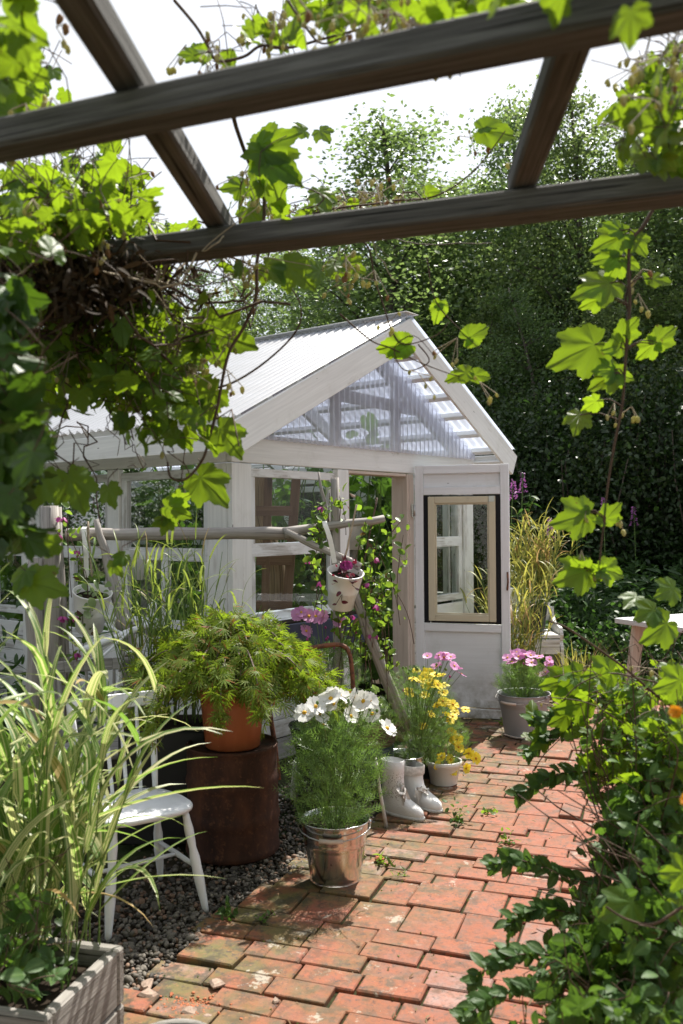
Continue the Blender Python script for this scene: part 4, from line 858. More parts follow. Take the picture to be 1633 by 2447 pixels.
# ================================================================ CHAIRS
def make_chair(lab, mat, group=None):
    t = thing('spindle_chair', (0, 0, 0), lab, 'chair', group); m = MB(); sh_ = []; N_ = 28
    for z, q in ((.395, .90), (.402, .985), (.412, 1.0), (.42, .99), (.424, .95), (.421, .6)):
        ring = []
        for k in range(N_):
            a = 2 * PI * k / N_; c_, s_ = math.cos(a), math.sin(a); x = .205 * math.copysign(abs(c_) ** .55, c_); y = .195 * math.copysign(abs(s_) ** .55, s_); x *= 1 - .12 * (y < 0) * abs(y) / .195
            ring.append((x * q, y * q, z))
        sh_.append(ring)
    V = [p for r in sh_ for p in r] + [(0, 0, .395), (0, .0, .418)]; F = [[i * N_ + k, i * N_ + (k + 1) % N_, (i + 1) * N_ + (k + 1) % N_, (i + 1) * N_ + k] for i in range(5) for k in range(N_)]
    F += [[(k + 1) % N_, k, 6 * N_] for k in range(N_)] + [[5 * N_ + k, 5 * N_ + (k + 1) % N_, 6 * N_ + 1] for k in range(N_)]; m.add(V, F, V, True); m.build('seat', mat, t)
    legs = {}
    for sx in (-1, 1):
        for sy in (-1, 1):
            p = V3(sx * .15, sy * .14, .40); q = V3(sx * .205, sy * .215, 0); f = np.linspace(0, 1, 12); pr = np.array([.013, .015, .019, .0175, .0145, .02, .0195, .021, .019, .0165, .014, .0125]); m = MB(); m.tube([p + (q - p) * k for k in f], pr, 10); m.build('leg', mat, t); legs[sx, sy] = (p, q)
    L = lambda k, f: legs[k][0] + (legs[k][1] - legs[k][0]) * f
    for sx in (-1, 1): m = MB(); a, b = L((sx, 1), .55), L((sx, -1), .55); m.tube([a, a * .5 + b * .5, b], [.008, .0115, .008], 8); m.build('stretcher', mat, t)
    a = (L((-1, 1), .55) + L((-1, -1), .55)) / 2; b = (L((1, 1), .55) + L((1, -1), .55)) / 2; m = MB(); m.tube([a, (a + b) / 2, b], [.008, .0115, .008], 8); m.build('stretcher', mat, t)
    for k in range(6):
        x = -.155 + .062 * k; e = k in (0, 5); m = MB(); p = V3(x, -.155 - .012 * (1 - (x / .155) ** 2), .41); q = V3(x * 1.16, -.235 - .02 * (1 - (x / .155) ** 2), .79); f = np.linspace(0, 1, 6)
        m.tube([p + (q - p) * g_ for g_ in f], (np.array([.012, .0145, .015, .013, .011, .0095]) if e else np.array([.0075, .009, .0095, .009, .008, .007])), 8); m.build('spindle', mat, t)
    m = MB(); xs = np.linspace(-.20, .20, 9)
    for i in range(8): a, b = xs[i], xs[i + 1]; pa, pb = V3(a, -.237 - .02 * (1 - (a / .18) ** 2), .795), V3(b, -.237 - .02 * (1 - (b / .18) ** 2), .795); m.bar(pa, pb + (pb - pa) * .02, .062, .019, V3(0, -.2, 1), .004)
    m.build('top_rail', mat, t); return t
ch = make_chair('chipped white spindle back chair beside the rusty drum', CHAIRW, 'spindle chairs by the drum')
ch.location = (-.845, 3.67, -.02); ch.rotation_euler = (0, 0, math.atan2(-.81, .59) - PI / 2)
ch2 = make_chair('grey weathered spindle chair behind the white one', GREYW, 'spindle chairs by the drum'); ch2.location = (-1.22, 4.52, 0.0); ch2.rotation_euler = (0, 0, -2.75)
ch3 = thing('tipped_chair', A3((300, 1450), 4.85) * V3(1, 1, 0), 'white turned wood chair lying tipped behind the left fence post', 'chair')
def rod(name, a, b, ya, yb, r, mat=CHAIRW, ball=False, par=None):
    m = MB(); p, q = A3(z5(*a), ya), A3(z5(*b), yb); f = np.linspace(0, 1, 9); m.tube([p + (q - p) * k for k in f], r * np.array([1.0, 1.05, 1.0, .95, .8, 1.05, 1, .95, .9]), 10)
    m.build(name, mat, par or ch3)
rod('leg', (560, 1045), (1010, 868), 4.7, 4.95, .019); rod('leg', (600, 1090), (880, 912), 4.72, 4.9, .009); rod('arm', (690, 828), (1040, 852), 4.95, 5.0, .017); rod('back_post', (1028, 905), (1020, 765), 5.0, 5.0, .02); rod('stretcher', (700, 870), (860, 960), 4.9, 4.9, .009); rod('back_post', (640, 1130), (890, 900), 4.6, 4.85, .007)
m = MB(); m.lathe([(.001, -.03), (.02, -.024), (.029, 0), (.02, .024), (.001, .03)], A3(z5(1022, 762), 5.0), 16); m.build('finial', CHAIRW, ch3)
rod('leg', (830, 1055), (800, 1190), 4.7, 4.7, .008, GREYW); 
m = MB(); P = smooth_path([A3(z5(890, 1060), 4.75), A3(z5(835, 1070), 4.75), A3(z5(815, 1120), 4.74), A3(z5(790, 1260), 4.7), A3(z5(760, 1420), 4.68)], 5); m.tube(P, .009, 8); m.build('hoop', CHAIRW, ch3)
# black planter with tall reeds between chair and drum
bx = V3(-.87, 4.5, 0); pl = thing('planter_box', bx, 'black square planter box behind the white chair', 'planter')
m = MB(); m.box(bx + V3(0, 0, .27), (1, 0, 0), (0, 1, 0), (0, 0, 1), .42, .36, .54, .008); m.build('box', BLACK, pl); m = MB(); m.box(bx + V3(0, 0, .545), (1, 0, 0), (0, 1, 0), (0, 0, 1), .38, .32, .012); m.build('soil', SOIL, pl)
def grass(lab, c, rx, ry, n, h, w_, mat, droop=(.3, 1.1), lean=.16, name='ornamental_grass', stems=0, hv=.3, cat='grass'):
    t = thing(name, c, lab, cat); r = np.sqrt(rng.random(n)); a = rng.random(n) * 2 * PI
    B = np.array(c) + np.stack([r * np.cos(a) * rx, r * np.sin(a) * ry, np.zeros(n)], 1); az = a + rng.normal(size=n) * .7
    V, F, lc = blades(B, az, np.abs(rng.normal(size=n)) * lean, h * (1 - hv * rng.random(n)), w_ * rng.uniform(.6, 1.2, n), 9, rng.uniform(*droop, n)); np_mesh('blades', V, F, mat, t, lc=lc); return t, B
def reeds(lab, c, rx, ry, ns, h, per, mat, w_, ll, name='reed_grass', cat='grass', smat=None):
    """upright canes that carry arching blades along their length"""
    t = thing(name, c, lab, cat); m = MB(); bb_ = []; az_ = []; ln = []; dr = []; le = []
    for i in range(ns):
        a, r = rnd.uniform(0, 2 * PI), math.sqrt(rnd.random()); b = V3(c) + V3(r * math.cos(a) * rx, r * math.sin(a) * ry, 0); hh = h * rnd.uniform(.6, 1.05); tip = b + V3(rnd.gauss(0, .09) * h + .1 * math.cos(a) * r, rnd.gauss(0, .09) * h + .1 * math.sin(a) * r, hh)
        P = wander(b, tip, 7, .03 * h); m.tube(P, np.linspace(.0035, .0015, 7), 5, False)
        for k in range(per):
            f = .12 + .88 * (k + rnd.random()) / per; q = b + (tip - b) * f; bb_.append(q); az_.append(rnd.uniform(0, 2 * PI)); ln.append(ll * rnd.uniform(.5, 1.15) * (1.1 - .35 * f)); le.append(abs(rnd.gauss(.35, .2))); dr.append(rnd.uniform(.4, 1.7))
    V, F, lc = blades(np.array(bb_), np.array(az_), np.array(le), np.array(ln), w_ * rng.uniform(.6, 1.2, len(ln)), 9, np.array(dr), .25); np_mesh('blades', V, F, mat, t, lc=lc); m.build('stem', smat or GSTEM, t); return t
reeds('tall thin reed grass growing out of the black planter box', bx + V3(0, 0, .54), .17, .14, 50, .92, 6, REED, .0055, .30)

# ================================================================ VARIEGATED GRASS IN THE FRONT PLANTER
pk = thing('planter_box', V3(-.95, 2.4, 0), 'grey plank planter at the lower left full of striped grass', 'planter')
c0, c1_ = V3(-.664, 2.58, 0), V3(-.745, 2.265, 0); ld = unit(c1_ - c0); wd_ = V3(-ld[1], ld[0], 0) * -1; wd_ = wd_ if wd_[0] < 0 else -wd_
m = MB()
Lb = np.linalg.norm(c1_ - c0)
for z, h in ((.08, .162), (.246, .162)): m.box((c0 + c1_) / 2 + V3(0, 0, z) , ld, (0, 0, 1), np.cross(ld, (0, 0, 1)), Lb, h, .036, .008)
for v in range(len(m.v)): pass
m.build('side_board', PLANTW, pk)
for s, base in (('end', c1_ - ld * .0), ('far', c0)):
    m = MB(); o_ = ld * (.02 if s == 'end' else -.02)
    for z, h in ((.08, .162), (.246, .162)): m.bar(base + o_ + V3(0, 0, z) - wd_ * .019, base + o_ + wd_ * .8 + V3(0, 0, z), h, .036, UPV, .008)
    m.build('end_board', PLANTW, pk)
m = MB(); q = (c0 + c1_) / 2 + wd_ * .41; m.box(q + V3(0, 0, .14), ld, wd_, (0, 0, 1), Lb - .02, .76, .28, .004); m.build('soil', SOIL, pk)
gq = (c0 + c1_) / 2 + wd_ * .26 + V3(0, 0, .28)
rng = np.random.default_rng(5); rnd.seed(5)
reeds('variegated ribbon grass with cream striped blades filling the front planter', gq, .20, .13, 30, .92, 7, STRIPE, .0155, .50, 'ribbon_grass')
reeds('second clump of striped ribbon grass behind the front planter', V3(-1.12, 2.85, 0), .24, .22, 22, 1.05, 7, STRIPE, .0155, .5, 'ribbon_grass')
nb = 16; B = np.stack([rng.uniform(-.98, -.70, nb), rng.uniform(2.42, 2.95, nb), rng.uniform(.3, .98, nb)], 1)
tt = thing('ribbon_grass', V3(-.84, 2.55, .28), 'striped ribbon grass blades arching over the white chair', 'grass'); V, F, lc = blades(B, rng.normal(size=nb) * .75 - .1, rng.uniform(.5, 1.1, nb), rng.uniform(.32, .60, nb), rng.uniform(.010, .016, nb), 10, rng.uniform(.5, 1.4, nb), .2); np_mesh('blades', V, F, STRIPE, tt, lc=lc); plant_stems(tt, [b_ * V3(1, 1, 0) + V3(-.03, 0, .28 if b_[1] < 2.58 else 0) for b_ in B[:14]], B[:14], .0025)
P = np.array([gq + V3(rnd.uniform(-.42, .16), rnd.uniform(-.12, .12), abs(rnd.gauss(.02, .08))) for _ in range(220)]); tl = thing('low_herb', gq, 'low dark leafy herbs under the striped grass in the front planter', 'plant'); foliage(tl, 'foliage', SHRUBL, T_VIB, P, rdir(220, .1), rdir(220, 1), rng.uniform(.03, .07, 220)); plant_stems(tl, [p - V3(0, 0, .06) for p in P[:60]], P[:60], .0015)
m = MB(); tc_ = V3(-.425, 2.215, .26); m.lathe([(.002, .02), (.10, .0), (.105, .01), (.12, .25), (.122, .262), (.116, .268), (.106, .26), (.10, .2)], tc_ * V3(1, 1, 0) , 40); tag(m.build('wooden_tub', PLANTW), 'pale round tub whose rim shows at the bottom edge', 'tub')
# brick crumbs on the paving
BRK = plain('broken_brick', (.40, .14, .07), .9, 0, .2, .5, 30, .8); BRK2 = plain('lichened_brick_bit', (.34, .25, .20), .9, 0, .2, .6, 30, .8)
def crumb(uv, s, lab, mat, fl=.55):
    m = MB(); c = gnd(*uv); n_ = 7; prof = [(.001, 0), (s * .9, 0), (s, s * fl * .5), (s * .7, s * fl), (.001, s * fl * 1.05)]; m.lathe(prof, c + V3(0, 0, .002), n_, (rnd.gauss(0, .12), rnd.gauss(0, .12), 1), dent=.22, sx=rnd.uniform(.6, 1.5)); m.lc = [(a + rnd.uniform(0, .01), b, d) for a, b, d in m.lc]; m.sm = [False] * len(m.sm)
    tag(m.build('brick_fragment', mat), lab, 'brick piece', 'broken brick bits lying on the path')
for uv, s, lab, mat in (((338, 2268), .034, 'lichened brick bit leaning on another at the lower left of the path', BRK2), ((340, 2288), .03, 'stubby brick bit in front of the leaning one', BRK2), ((497, 2262), .026, 'grey topped brick bit standing alone between the crumbs and the chair', BRK2), ((633, 2300), .017, 'small pale brick bit on a clean orange brick', BRK2), ((436, 2325), .02, 'white flecked brick bit among the orange crumbs', BRK2), ((476, 2335), .014, 'tiny grey brick bit right of the crumbs', BRK2), ((872, 1975), .03, 'triangular orange brick shard right of the shiny bucket', BRK), ((394, 2284), .010, 'tiny orange brick bit beside the stubby one', BRK)): crumb(uv, s, lab, mat)
P = np.array([gnd(430 + rnd.gauss(0, 32), 2313 + rnd.gauss(0, 12), .003) for _ in range(260)]); tag(foliage(None, 'brick_crumbs', BRK, T_PEB, P, rdir(260), rdir(260, 1), rng.uniform(.004, .014, 260)), 'heap of crumbled orange brick dust on the path', 'brick crumbs', None, 'stuff')

# ================================================================ BUCKETS, BOOTS, FLOWERS BY THE DRUM
def bucket(name, lab, cat, c, r0, r1, h, mat, bands=(.62,), handle=None, soil=True, dent=.006, group=None):
    t = thing(name, c, lab, cat, group); m = MB(); prof = [(.002, .006), (r0 - .004, .006), (r0 + .003, 0), (r0 + .004, .008), (r0, .014)]
    for f in np.linspace(.08, .97, 22): prof.append((r0 + (r1 - r0) * f + (.0035 if any(abs(f - b) < .02 for b in bands) else 0), h * f))
    prof += [(r1, h - .004), (r1 + .005, h), (r1 + .003, h + .004), (r1 - .003, h), (r1 - .006, h * .9), (r0 + (r1 - r0) * .6 - .004, h * .6)]
    m.lathe(prof, c, 48, dent=dent); m.build('body', mat, t)
    if soil: m = MB(); m.lathe([(r0 + (r1 - r0) * .78, h * .8), (r0 * .5, h * .83), (.002, h * .82)], c, 24, dent=.02); m.build('soil', SOIL, t)
    if handle:
        az, side = handle; c = V3(c); d = V3(math.cos(az), math.sin(az), 0); s = V3(-d[1], d[0], 0) * side; P = [c + d * (r1 + .004) + V3(0, 0, h - .012)]
        for k in range(1, 10): a = PI * k / 10; P.append(c + d * math.cos(a) * (r1 + .014) + s * math.sin(a) * (r1 + .016) + V3(0, 0, h - .012 - .035 * math.sin(a)))
        P.append(c - d * (r1 + .004) + V3(0, 0, h - .012)); m = MB(); m.tube(P, .0028, 6); hd = m.build('handle', WIRE, t)
        m = MB(); m.tube([P[4] * .6 + P[5] * .4, P[5], P[6] * .6 + P[5] * .4] if False else [P[4], P[5], P[6]], .0095, 10); m.build('grip', BARE_PINK, hd)
        for q in (P[0], P[-1]): m = MB(); m.lathe([(.001, -.004), (.011, -.003), (.012, .003), (.001, .005)], q, 12, d if q is P[0] else -d); m.build('ear', mat, t)
    return t
kc = V3(gnd(770, 2030)[0] + .0, 3.90, 0); bucket('zinc_bucket', 'shiny zinc bucket of white cosmos standing on the bricks', 'bucket', kc, .107, .148, .262, ZINC, (.62,), (PI * .97, 1), dent=.008)
def cosmos(name, lab, c, R, h0, h1, n, flowers, mat_pet, cen, fr=.035, buds=8, npet=8, spread=1.0, tm=None, fsz=.06, nst=24, facing=None, fy=None, cup=.3, cat='plant', fgroup=None, wdp=.3, rk=0):
    t = thing(name, c, lab, cat); c = V3(c)
    a = rng.random(n) * 2 * PI; hz = rng.random(n) ** .8; rr = np.sqrt(rng.random(n)) * R * (.45 + .75 * np.sin(PI * np.clip(hz * .75 + .12, 0, 1))) * spread
    P = np.stack([c[0] + rr * np.cos(a), c[1] + rr * np.sin(a), c[2] + h0 * hz], 1); Y = np.stack([np.cos(a) * .6, np.sin(a) * .6, np.full(n, .75)], 1) + rng.normal(size=(n, 3)) * .55
    foliage(t, 'foliage', FEATH, tm or T_FEATH, P, Y, rdir(n, .3), fsz * rng.uniform(.6, 1.3, n))
    base = []; tips = []
    for k in range(nst): q = P[rnd.randrange(n)]; base.append(c + (q - c) * V3(.25, .25, 0)); tips.append(q)
    for k in range(buds):
        q = c + V3(rnd.gauss(0, R * .6), rnd.gauss(0, R * .6), h0 + rnd.uniform(.0, (h1 - h0) * .7)); base.append(c + (q - c) * V3(.3, .3, .3)); tips.append(q); m = MB(); m.lathe([(.001, -.008), (.006, -.004), (.007, .002), (.003, .009), (.001, .010)], q, 8); m.build('bud', GSTEM if mat_pet is not PPET else MPET, t)
    for f in flowers:
        p = A3(f[:2], (fy or c[1]) + (f[2] if len(f) > 2 else rnd.gauss(0, R * .35))); base.append(c + (p - c) * V3(.3, .3, .45)); tips.append(p)
        nr = facing(p) if facing else (rnd.gauss(0, .35), -.45 + rnd.gauss(0, .3), .9); flower(t, p, nr, fr * rnd.uniform(.85, 1.15), npet, mat_pet, cen, cup + rnd.gauss(0, .08), wdp, rnk=rk)
    plant_stems(t, base, tips, .0016); return t
WF = [z4(*p) for p in ((265, 462), (345, 418), (405, 375), (440, 325), (480, 400), (520, 335), (625, 350), (690, 378), (735, 372), (600, 487), (668, 432), (755, 470), (400, 552), (860, 575), (370, 470), (455, 360), (305, 478))]
cosmos('white_cosmos', 'white flowered cosmos with feathery leaves in the shiny bucket', kc + V3(0, 0, .21), .175, .46, .62, 1100, WF, WPET, YCEN, .045, 16, 8, 1.0, fsz=.085, nst=40, cup=.3, wdp=.36, facing=lambda p: (rnd.gauss(0, .6), -.45 + rnd.gauss(0, .45), .75))
# boots
def boot(lab, toe, heel, top, cuff, lace):
    d = unit(V3(toe) - V3(heel)); L = np.linalg.norm(V3(toe) - V3(heel)); k = L / .28; s = V3(-d[1], d[0], 0); o = V3(heel) * V3(1, 1, 0) + d * .09 * k; t = thing('rubber_boot', o, lab, 'boot', 'white rubber boots by the bucket')
    S = [(.018, -.086, .188, .043), (.03, -.09, .192, .046), (.05, -.09, .186, .047), (.065, -.087, .165, .046), (.08, -.084, .125, .043), (.095, -.082, .09, .041), (.115, -.08, .068, .041), (.145, -.078, .056, .043), (.19, -.079, .052, .047), (.24, -.082, .054, .05), (.28, -.084, .056, .052)]
    S = [q for q in S if q[0] < top - .01]; S.append((top, S[-1][1] - .001, S[-1][2] + .001, S[-1][3] + .001)); S += [(top + .002, S[-1][1] + .004, S[-1][2] - .004, S[-1][3] - .004), (top - .05, S[-1][1] + .006, S[-1][2] - .006, S[-1][3] - .006), (top - .12, S[-1][1] + .006, S[-1][2] - .01, S[-1][3] - .008)]
    def loft(m, S, nn=30):
        V = []
        for z, yb, yf, hw in S:
            cy, hy = (yb + yf) / 2, (yf - yb) / 2
            for j in range(nn):
                a = 2 * PI * j / nn; cx, sy = math.cos(a), math.sin(a); e = .85; y = math.copysign(abs(cx) ** e, cx); x = math.copysign(abs(sy) ** e, sy); tp_ = 1 - .18 * max(0, -y) if z < .09 else 1
                V.append(o + d * (cy + hy * y) * k + s * hw * x * tp_ * k + V3(0, 0, z))
        F = [[i * nn + j, i * nn + (j + 1) % nn, (i + 1) * nn + (j + 1) % nn, (i + 1) * nn + j] for i in range(len(S) - 1) for j in range(nn)]; m.add(V, F, V, True); return m
    loft(MB(), S).build('shaft', BOOTL if lace else BOOTM, t)
    m = loft(MB(), [(.0, -.088, .186, .042), (.0, -.09, .19, .045), (.012, -.093, .197, .049), (.02, -.093, .197, .049), (.022, -.088, .19, .044)]); m.add([m.v[i] for i in range(30)], [list(range(30))[::-1]], [m.v[i] for i in range(30)]); m.build('sole', BOOTS, t)
    if cuff: loft(MB(), [(top - .045, S[-4][1] - .003, S[-4][2] + .004, S[-4][3] + .004), (top - .04, S[-4][1] - .006, S[-4][2] + .007, S[-4][3] + .007), (top + .002, S[-4][1] - .007, S[-4][2] + .008, S[-4][3] + .008), (top + .006, S[-4][1] - .003, S[-4][2] + .004, S[-4][3] + .004), (top, S[-4][1] + .003, S[-4][2] - .003, S[-4][3] - .002)]).build('cuff', BOOTC, t)
    q = o + d * (.062 if not cuff else .075) * k + s * (-.03) * k + V3(0, 0, .155 if not cuff else .105); pts = []; 
    for j in range(9): pts.append(smooth_path([q, q + d * rnd.uniform(.0, .03) + s * rnd.gauss(0, .022) + V3(0, 0, rnd.gauss(.0, .02)), q + d * rnd.uniform(.01, .05) + s * rnd.gauss(0, .03) + V3(0, 0, rnd.gauss(-.04, .03))], 4))
    V, F, lc = ribbons(np.array(pts), np.full(9, .008), rdir(9), np.ones(9)); np_mesh('bow', BOOTC, V, F) if False else np_mesh('bow', V, F, BOOTC, t, lc=lc); return t
BOOTM = plain('grey_white_rubber', (.66, .65, .63), .32, 0, .5, .06, 10); BOOTS = plain('boot_sole', (.50, .48, .45), .5, 0, .4, .15, 20); BOOTC = plain('grey_cloth', (.60, .565, .52), .85, 0, .2, .3, 60, .3)
def lace_mat():
    m, t, out = newmat('lace_printed_rubber'); g = NG(t); lc = g.attr('lc').outputs['Vector']; sx = g.n('ShaderNodeSeparateXYZ'); g.l(lc, sx.inputs[0]); v = g.vor(lc, 120); msk = g.math('MULTIPLY', g.rng(sx.outputs[2], .085, .10, 0, 1), g.rng(sx.outputs[2], .235, .225, 0, 1))
    wv = g.noise(lc, 22, 3); k = g.math('MULTIPLY', g.math('MULTIPLY', g.rng(v, .30, .45, 1, 0), msk), g.rng(wv, .38, .5, .0, .75)); c = g.mix(k, (.66, .65, .63), (.22, .18, .15)); g.l(g.pbsdf(c, .35, 0, .5, g.bump(v, .3, .003)), out.inputs['Surface']); return m
BOOTL = lace_mat()
boot('white rubber boot with lace pattern nearest the cosmos bucket', gnd(971, 1886) + V3(0, .0, 0), (.205, 4.80, 0), .285, False, True)
boot('white rubber boot with folded cuff and bow behind the laced one', gnd(1011, 1868), (.315, 4.98, 0), .215, True, False)
# second zinc bucket, daisies, white plastic pot
b2 = V3(.335, 5.05, 0); bucket('zinc_bucket', 'zinc bucket of yellow daisies behind the boots', 'bucket', b2, .085, .118, .235, ZINC, (.6,), None)
YF = [z4(*p) for p in ((1020, 315), (1072, 155), (1052, 212), (1115, 235), (1125, 200), (1145, 265), (1170, 228), (1205, 188), (1225, 262), (1255, 190), (1205, 275), (1270, 260), (1130, 335), (1265, 318), (1265, 380), (1180, 472), (1120, 555), (1335, 403), (1425, 438), (1350, 460), (1290, 478), (1335, 490), (1220, 405), (1155, 175), (1315, 520))]
cosmos('yellow_daisy', 'bushy yellow daisy plant in the zinc bucket behind the boots', b2 + V3(.08, 0, .19), .185, .50, .55, 2100, YF, YPET, DCEN, .032, 16, 12, 1.0, fsz=.045, nst=40, cup=.1, wdp=.24)
wp = V3(.590, 5.30, 0); m = MB(); m.lathe([(.002, .003), (.074, 0), (.078, .004), (.096, .108), (.100, .110), (.106, .112), (.108, .135), (.102, .138), (.098, .134), (.094, .1)], wp, 36)
t = thing('flower_pot', wp, 'white plastic flower pot with trailing yellow daisies on the bricks', 'flower pot'); m.build('pot', POTW, t); m = MB(); m.lathe([(.095, .118), (.002, .12)], wp, 20, dent=.03); m.build('soil', SOIL, t)
YF2 = [z4(*p) for p in ((1250, 780), (1318, 800), (1218, 835), (1222, 888), (1335, 880), (1430, 862), (1450, 755), (1500, 790), (1325, 600), (1365, 655), (1375, 710), (1345, 660))]
cosmos('yellow_daisy', 'trailing yellow daisies spilling over the white plastic pot', wp + V3(0, 0, .11), .13, .24, .28, 700, [(u, v, -.08 + .05 * rnd.random()) for u, v in YF2], YPET, DCEN, .034, 3, 11, 1.0, fsz=.05, nst=16, facing=lambda p: (rnd.gauss(.2, .4), -.9, .35 + rnd.gauss(0, .3)), cup=.15, wdp=.26)
pp = V3(.50, 5.45, 0); bucket('black_pot', 'dark plant pot of pink cosmos behind the daisy bucket', 'plant pot', pp, .08, .11, .2, BLACK, (), None)
PF = [z4(*p) for p in ((1150, 55), (1235, 48), (1290, 38), (1270, 62), (1300, 78), (1345, 125), (1365, 145), (1395, 182), (1215, 130), (1320, 60))]
cosmos('pink_cosmos', 'pink cosmos flowering above the yellow daisies by the door', pp + V3(0, 0, .17), .13, .34, .50, 500, PF, PPET, YCEN, .037, 9, 8, 1.0, fsz=.06, nst=20, cup=.2, wdp=.36)
# cane, white stone, black cart with rusty handle
m = MB(); m.tube(wander(A3(z4(775, 790), 4.55), gnd(*z4(855, 1285)) + V3(0, 0, .0), 6, .008), [.008, .0085, .009, .009, .0095, .011], 10); tag(m.build('cane', painted_wood('white_cane', (.62, .60, .56), .5)), 'white painted cane leaning beside the laced boot', 'cane')
m = MB(); q = gnd(*z4(215, 1090)); m.lathe([(.001, 0), (.035, .0), (.04, .06), (.036, .13), (.030, .19), (.012, .215), (.001, .217)], q + V3(-.02, .06, 0), 9, (.06, .1, 1), dent=.12, sx=.6); m.sm = [False] * len(m.sm); tag(m.build('marker_stone', plain('limewashed_stone', (.60, .57, .52), .9, 0, .2, .35, 20, .8)), 'upright white stone between the drum and the cosmos bucket', 'stone')
ct = thing('hand_cart', V3(-.22, 4.85, 0), 'black tray hand cart with bent rusty pipe handle', 'cart')
m = MB(); m.tube(smooth_path([V3(A3((612, 1590), 4.62)[0], 4.62, A3((612, 1590), 4.62)[2]), A3((640, 1515), 4.75), A3((662, 1495), 4.8), A3(z6(700, 1432), 4.85), A3(z6(880, 1398), 4.88), A3(z6(1000, 1390), 4.9), A3(z6(1060, 1428), 4.9), A3(z6(1085, 1520), 4.9), A3(z6(1100, 1720), 4.9), A3(z6(1108, 1900), 4.9)], 6), .0125, 12); m.build('handle', IRON, ct)
m = MB(); m.tube([A3((612, 1590), 4.62), A3((630, 1700), 4.60), A3((640, 1790), 4.55)], .0125, 12); m.build('leg', IRON, ct)
m = MB(); tcn = V3(A3(z4(370, 560), 4.86)[0], 4.9, .26); m.lathe([(.002, 0), (.12, 0), (.16, .17), (.168, .18), (.163, .186), (.154, .176), (.11, .02), (.002, .02)], tcn, 40, dent=.01); m.build('tray', plain('black_enamel', (.012, .012, .014), .25, 0, .5, .3, 10), ct)
m = MB(); m.box(tcn + V3(0, 0, -.13), (1, 0, 0), (0, 1, 0), (0, 0, 1), .22, .2, .25, .01); m.build('stand', BLACK, ct)
# basket
kb = V3(.155, 5.12, 0); m = MB(); m.lathe([(.002, 0), (.12, 0), (.135, .27), (.13, .275), (.002, .275)], kb, 28); tag(m.build('upturned_pot', plain('slate_blue_plastic', (.045, .055, .075), .45, 0, .4, .2, 10)), 'slate blue upturned pot carrying the wicker basket', 'plant pot')
bk = thing('wicker_basket', kb + V3(0, 0, .277), 'brown wicker basket with twisted handle beside the white cosmos', 'basket'); m = MB()
for i in range(11):
    r = .125 + .045 * (i / 10) ** .8; pts = [kb + V3(r * (1 + .025 * math.sin(k * PI * 9 / 36 + i * PI)) * math.cos(2 * PI * k / 72), r * .9 * (1 + .03 * math.sin(k * PI / 2 + i * PI)) * math.sin(2 * PI * k / 72), .285 + .0115 * i) for k in range(73)]; m.tube(pts, .0062, 5, False)
for k in range(18): a = 2 * PI * k / 18; m.tube([kb + V3(.118 * math.cos(a), .107 * math.sin(a), .28), kb + V3(.168 * math.cos(a), .15 * math.sin(a), .405)], .005, 5)
m.build('weave', WICK, bk); m = MB()
for ph in (0, 2.1, 4.2): m.tube([kb + V3((.175 + .008 * math.cos(a * 14 + ph)) * math.cos(a), .158 * math.sin(a) + .006 * math.sin(a * 14 + ph), .408 + .008 * math.sin(a * 14 + ph)) for a in np.linspace(0, 2 * PI, 90)], .0065, 5, False)
m.build('rim', WICK, bk); m = MB()
for ph in (0, 2.1, 4.2): m.tube([kb + V3(-.165 + .03 * math.sin(a) + .008 * math.cos(a * 9 + ph), .10 * math.cos(a) + .008 * math.sin(a * 9 + ph), .41 + .11 * math.sin(a)) for a in np.linspace(0, PI, 50)], .007, 5, False)
m.build('handle', WICK, bk); m = MB(); m.lathe([(.14, .37), (.002, .38)], kb, 20, dent=.03, sx=.95); m.build('soil', SOIL, bk)
iv = thing('ivy', kb + V3(0, 0, .39), 'pale green and white leaved ivy growing in the wicker basket', 'plant'); P = np.array([kb + V3(rnd.gauss(.02, .085), rnd.gauss(0, .08), .41 + abs(rnd.gauss(0, .05))) for _ in range(150)]); foliage(iv, 'foliage', IVYL, T_HOP2, P, rdir(150, .1), rdir(150, 1.2), rng.uniform(.025, .05, 150)); plant_stems(iv, [kb + V3(0, 0, .38)] * 40, P[:40], .0016)

# ================================================================ WINDOW TROUGH, GREENHOUSE CONTENTS
tr_ = thing('window_trough', W(.62, -.16, .72), 'dark blue window trough under the front window', 'planter'); m = MB(); m.box(W(.62, -.15, .80), GU, GWv, (0, 0, 1), .95, .16, .2, .006); m.build('box', BLUE, tr_); m = MB(); m.box(W(.62, -.15, .903), GU, GWv, (0, 0, 1), .92, .13, .01); m.build('soil', SOIL, tr_)
PF2 = [z6(*p) for p in ((700, 1170), (780, 1185), (870, 1190), (760, 1290), (1005, 1225), (830, 1185), (725, 1155))]
cosmos('pink_cosmos', 'pink cosmos in front of the dark blue window trough', V3(-.10, 5.12, .35), .2, .48, .62, 900, [(u, v, -.02) for u, v in PF2], PPET, YCEN, .042, 6, 8, 1.0, fsz=.075, nst=24, facing=lambda p: (rnd.gauss(0, .3), -.8, .55), cup=.15, wdp=.36)
m = MB(); m.lathe([(.002, 0), (.12, 0), (.15, .35), (.145, .36), (.002, .35)], V3(-.10, 5.14, 0), 28); tag(m.build('black_pot', BLACK), 'black tub of pink cosmos behind the hand cart', 'plant pot')
